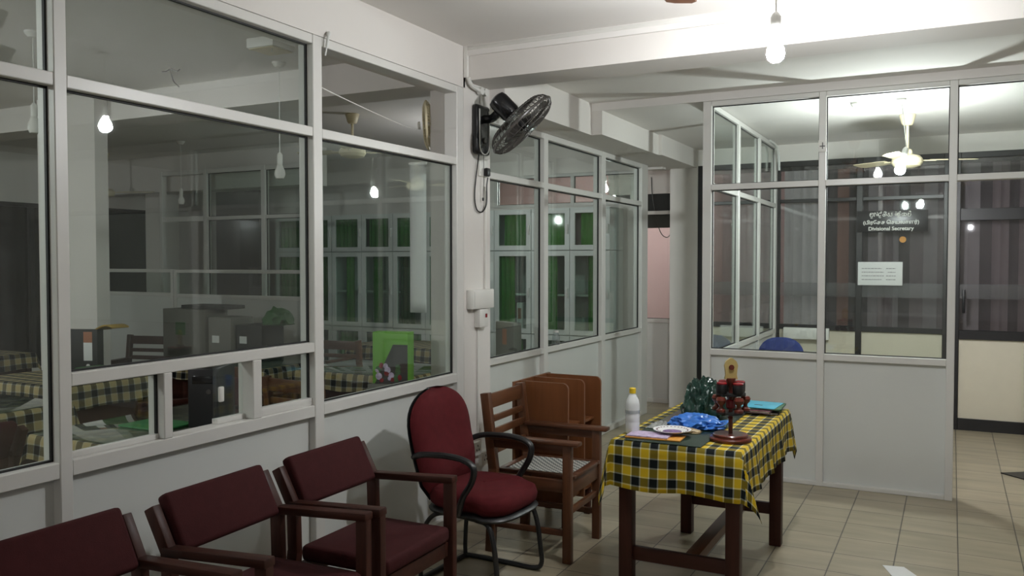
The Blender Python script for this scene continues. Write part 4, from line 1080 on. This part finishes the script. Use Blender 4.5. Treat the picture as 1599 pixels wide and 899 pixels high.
# ------------------------------------------------------------ side office: desks, chairs and things
def desk(label, cx, cy, sx, sy, rz=0, hang=.13, seed=1, glass=True):
    t = thing('office_desk', label, 'desk', (cx, cy, 0), rz, 'desks of the side office')
    MB().box((-sx/2, -sy/2, .71), (sx/2, sy/2, .742), .004).build('desktop', M['redwoodx'], t)
    MB().box((-sx/2+.03, -sy/2+.03, .12), (-sx/2+.05, sy/2-.03, .71)).build('side_board', M['redwood'], t, smooth=False)
    MB().box((sx/2-.05, -sy/2+.03, .12), (sx/2-.03, sy/2-.03, .71)).build('side_board', M['redwood'], t, smooth=False)
    MB().box((-sx/2+.05, -sy/2+.04, .30), (sx/2-.05, -sy/2+.06, .71)).build('modesty_board', M['redwoodx'], t, smooth=False)
    for ax in (-1, 1):
        for ay in (-1, 1): MB().box((ax*(sx/2-.045)-.025, ay*(sy/2-.045)-.025, 0), (ax*(sx/2-.045)+.025, ay*(sy/2-.045)+.025, .71), .003).build('leg', M['redwood'], t)
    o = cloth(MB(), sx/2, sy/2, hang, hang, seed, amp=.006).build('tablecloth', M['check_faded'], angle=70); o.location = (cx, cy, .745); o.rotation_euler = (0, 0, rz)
    tag(o, 'checked yellow cloth on the '+label, 'tablecloth', 'checked cloths on the side office desks')
    if glass:
        g = B((-sx/2+.01, -sy/2+.01, 0), (sx/2-.01, sy/2-.01, .005), .001).build('glass_sheet', M['deskglass']); g.location = (cx, cy, .748); g.rotation_euler = (0, 0, rz)
        tag(g, 'glass sheet covering the '+label, 'glass sheet', 'glass sheets on the side office desks')
    return t
desk('desk behind the sliding hatch of the near partition', -3.46, 3.06, 1.02, .96, 0, .12, 1)
desk('desk by the first pane at the picture edge', -5.05, 2.55, .84, 1.45, 0, .15, 2)
desk('desk with black lever file in front of the screen', -5.75, 4.02, 1.0, .72, 0, .16, 3, glass=False)
desk('desk in the shade under the stacked grey boxes', -5.4, 5.35, 1.3, .7, 0, .13, 4)
desk('desk behind the brown chair in front of the cabinets', -4.0, 5.45, 1.05, .75, 0, .13, 5)
desk('desk close to the steel cabinets', -4.9, 7.25, 1.1, .7, 0, .13, 6, glass=False)
desk('desk at the night windows of the side office', -8.2, 4.6, 1.3, .75, 0, .14, 7, glass=False)
GCH = 'wooden chairs of the side office'
wood_chair('red brown slatted chair in front of the low office screen', (W(208, 530, 'y', 5.55).x, 5.55, 0), R(-75), 'redwood', 'redwoodx', 'redwoodx', GCH, name='slatted_chair')
c2_ = wood_chair('brown slatted chair seen low behind the second pane of the near partition', (-3.58, 4.28, 0), R(86), 'brownwood', 'brownwoodx', 'brownwoody', GCH, name='slatted_chair')
copy_thing(c2_, (-5.05, 6.48, 0), R(95), 'brown slatted chair before the steel cabinets with its back to the hall', GCH)
copy_thing(c2_, (-4.55, 4.62, 0), R(88), 'brown slatted chair behind the fixed hatch pane', GCH)
cc_ = maroon_chair('maroon padded chair at the desk behind the sliding hatch', (-4.40, 3.98, 0), R(-95), GCH)
copy_thing(cc_, (-4.35, 2.35, 0), R(180), 'maroon padded chair at the desk by the first pane', GCH)
copy_thing(cc_, (-6.7, 3.9, 0), R(10), 'maroon padded chair at the desk with the lever file', GCH)
# things on the desks
t = thing('lever_file', 'black lever arch file with orange and white spine label, standing on a desk', 'file', (-5.80, 4.20, .7455), R(20))
MB().box((-.14, -.04, 0), (.14, .04, .33), .004).build('cover', M['darkfile'], t)
B((.03, -.0415, .10), (.10, -.04, .235), .001).build('white_label', M['paper'], t); B((.03, -.0415, .235), (.10, -.04, .315), .001).build('orange_label', M['terracotta'], t)
MB().lathe([(.012, -.001), (.016, 0), (.012, .001)], 16, Matrix.Translation((.065, -.041, .06)) @ Matrix.Rotation(R(90), 4, 'X')).build('finger_ring', M['alu'], t)
o = MB().grid(lambda u, v: (-5.72+.20*u, 4.24+.14*v, 1.078+.05*math.sin(u*2.2)-.02*u), 8, 3).build('yellow_folder', mat('ochre_card', (.42, .27, .05), .6)); so = o.modifiers.new('thick', 'SOLIDIFY'); so.thickness = .012
tag(o, 'bent ochre folder lying over the top of the black lever file', 'folder')
o = B((-5.55, 3.95, .748), (-5.30, 4.15, .83), .006).build('green_ledger', M['moss']); tag(o, 'dark green ledger lying beside the black lever file', 'book')
B((-5.545, 3.945, .76), (-5.305, 3.95, .82)).build('page_block', M['paper'], o)
t = thing('computer_case', 'black computer speaker box standing on the desk in the hatch opening', 'computer', (-3.375, 3.17, .7545), R(28))
MB().box((-.075, -.14, 0), (.075, .14, .30), .010, seg=3).build('case_body', M['blackp'], t)
B((-.05, -.1415, .22), (.05, -.14, .26), .002).build('drive_slot', M['blackgloss'], t)
MB().lathe([(.012, 0), (.012, .004), (.001, .005)], 12, Matrix.Translation((.03, -.14, .18)) @ Matrix.Rotation(R(90), 4, 'X')).build('power_button', M['wire'], t)
o = MB().box((-3.25, 3.0, .7545), (-3.0, 3.28, .762), .002).build('paper_pile', M['paper']); tag(o, 'flat pile of white papers on the desk behind the hatch', 'papers')
o = MB().box((-3.72, 2.88, .7545), (-3.42, 3.10, .764), .002).build('green_folder', mat('green_card', (.03, .20, .06), .6)); tag(o, 'green folder lying flat on the desk behind the hatch', 'folder')
for i, (px, pw, h_, m_, lb, yy) in enumerate(((272, 66, .42, 'greybox', 'grey carton with green sticker standing on the shaded desk', 5.35), (342, 36, .36, 'greybox', 'narrower grey carton beside the stickered one', 5.35), (384, 42, .30, 'dark', 'dark box behind the blue seat', 5.4))):
    a = W(px, 560, 'y', yy).x; b = W(px+pw, 560, 'y', yy).x
    o = B((a+.004, yy-.12, .7545), (b-.004, yy+.14, .7545+h_), .004).build('carton', M[m_]); tag(o, lb, 'box', 'cartons on the shaded desk')
    if i == 0: B((a+.16, yy-.1215, .95), (a+.28, yy-.12, 1.06)).build('green_sticker', M['moss'], o)
    else: B((a+.05, yy-.1215, .9), (a+.13, yy-.12, .96)).build('carton_label', M['lam'], o)
o = B((-5.95, 5.25, 1.178), (-5.45, 5.5, 1.21), .004).build('bundle', M['dark']); tag(o, 'dark flat bundle lying over the two grey cartons', 'bundle')
o = crumple('green_cloth_bundle', M['moss'], 'green bundle on top of the dark box in the shade', 'bundle', (-5.0, 5.42, 1.055), (.14, .1, .12), 3.3, sub=3, amp=.3)
t = thing('steel_pedestal', 'slim grey pedestal beside the column inside the side office', 'cabinet', (-3.03, 4.27, 0))
MB().box((-.115, -.10, .03), (.115, .12, .84), .005).build('body', M['greybox'], t)
for z0 in (.06, .32, .58):
    d = MB().box((-.11, -.117, z0), (.11, -.101, z0+.24), .003).build('drawer', M['greybox'], t)
    MB().bar((-.05, -.124, z0+.2), (.05, -.124, z0+.2), .012, .012, .003).build('drawer_handle', M['alu'], d)
MB().box((-.105, -.09, 0), (.105, .11, .03)).build('plinth', M['blackp'], t, smooth=False)
t = thing('green_poster_box', 'lime green box with dark printed corner and flowers, standing beside the column', 'box', (-3.03, 4.28, .841), R(12))
MB().box((-.115, -.05, 0), (.115, .05, .315), .003).build('carton', M['lime'], t)
MB().prism([(-.10, .0), (.1145, .0), (.1145, .24), (.02, .24)], -.0515, -.0505, Matrix(((1, 0, 0, 0), (0, 0, 1, 0), (0, 1, 0, 0), (0, 0, 0, 1)))).build('dark_print', M['darkfile'], t, smooth=False)
fl = MB(); rnd = random.Random(8)
for cname, mm, cnt in (('red', 'stampred', 6), ('lilac', 'lilac', 6), ('leaf', 'moss', 6)):
    fl = MB()
    for k in range(cnt):
        a = (rnd.uniform(-.09, .06), -.053, rnd.uniform(.02, .12)); fl.lathe([(.001, .002), (rnd.uniform(.012, .022), 0)], 10, Matrix.Translation(a) @ Matrix.Rotation(R(90), 4, 'X'))
    fl.build('flower_print', M[mm], t, smooth=False)
t = thing('glass_jar', 'small clear jar on the sill inside the far partition', 'jar', (-2.865, 6.32, .9085))
MB().lathe([(.001, 0), (.03, 0), (.032, .01), (.032, .07), (.02, .09), (.02, .10)], 18).build('jar_body', M['water_glass'], t)
MB().lathe([(.022, .098), (.022, .112), (.001, .113)], 16).build('lid', M['alu'], t)
t = thing('lever_file', 'grey lever file with terracotta spine standing inside the far partition', 'file', (-3.02, 5.78, .83), R(60))
MB().box((-.035, -.13, 0), (.035, .13, .29), .003).build('cover', M['greybox'], t)
B((-.0365, -.03, .12), (-.035, .03, .24)).build('spine_label', M['terracotta'], t)
t = thing('steel_pedestal', 'grey steel pedestal under the lever file inside the far partition', 'cabinet', (-3.08, 5.78, 0))
MB().box((-.16, -.2, .03), (.16, .2, .829), .005).build('body', M['steel'], t)
MB().box((-.15, -.217, .06), (.15, -.201, .80), .003).build('door', M['steel'], t)
# ceiling items of the side office
t = thing('ceiling_light_box', 'white box light fitting on the ceiling of the side office', 'light fitting', (-3.60, 3.86, ZC1), R(2))
MB().box((-.10, -.10, -.06), (.10, .10, -.0005), .008).build('housing', M['whitep'], t)
MB().box((-.09, -.09, -.064), (.09, .09, -.0585), .003).build('cover', M['cream'], t)
MB().tube([(.05, -.05, -.06), (.05, -.052, -.085)], .003, 5).build('pull_switch', M['whitep'], t)
wr = thing('loose_wires', 'black loose wires hanging from the side office ceiling', 'wires', (-4.71, 4.09, ZC1))
for k, pts in enumerate(([(0, 0, 0), (.01, 0, -.04), (.02, .01, -.09), (.06, .02, -.13)], [(0, 0, -.005), (-.04, 0, -.02), (-.09, .01, -.015)], [(0, 0, -.003), (.05, .01, -.025), (.09, 0, -.02)])):
    MB().tube(smooth_path(pts, 5), .004, 5).build('wire', M['wire'], wr)
def dead_bulb(label, x, y, z, ceil=ZC1):
    t = thing('unlit_pendant_bulb', label, 'light bulb', (x, y, z), 0, 'unlit pendant bulbs of the side office')
    MB().lathe([(.001, -.05), (.025, -.045), (.035, -.02), (.033, .005), (.02, .035), (.015, .05)], 18).build('glass_globe', M['whitep'], t)
    MB().lathe([(.0155, .048), (.018, .055), (.018, .11), (.008, .125)], 16).build('holder', M['whitep'], t)
    MB().tube([(0, 0, .12), (.001, 0, (ceil-z)*.6), (0, 0, ceil-z)], .003, 5).build('cord', M['whitep'], t)
    MB().lathe([(.045, ceil-z-.001), (.045, ceil-z-.012), (.025, ceil-z-.035), (.004, ceil-z-.037)], 16).build('ceiling_rose', M['whitep'], t)
dead_bulb('unlit bulb on a long cord seen through the first pane', -4.66, 3.09, 2.36)
p = W(437, 268, 'y', 4.3); dead_bulb('unlit bulb hanging in front of the beam in the side office', p.x, p.y, p.z)
p = W(283, 312, 'y', 6.6); dead_bulb('small unlit bulb hanging far back in the side office', p.x, p.y, p.z)
t = thing('spot_lamp', 'white twin spotlight on a bracket against the pink wall beyond the cabinets', 'lamp', (W(970, 288, 'y', 9.6).x, 9.6, W(970, 288, 'y', 9.6).z))
MB().tube(smooth_path([(-.16, 0, .03), (-.08, 0, .045), (0, 0, .03)], 4), .012, 6).build('bracket', M['whitep'], t)
for dx, dz, rr in ((-.005, .01, R(30)), (.045, -.05, R(160))):
    MB().lathe([(.015, -.05), (.02, 0), (.04, .045), (.038, .05), (.001, .046)], 14, Matrix.Translation((dx, -.02, dz)) @ Matrix.Rotation(rr, 4, 'Y')).build('lamp_head', M['whitep'], t)
MB().tube([(-.16, 0, .03), (-.16, 0, ZC1-t.location.z)], .006, 6).build('hanger', M['whitep'], t)
o = MB().tube(smooth_path([(-3.08, 9.435, 2.55), (-3.06, 9.43, 2.3), (-2.98, 9.43, 1.95), (-2.9, 9.43, 1.86), (-2.84, 9.43, 1.9)], 6), .005, 6).build('hanging_wire', M['wire']); tag(o, 'dark wire dangling in the gap beside the pale column', 'wire')
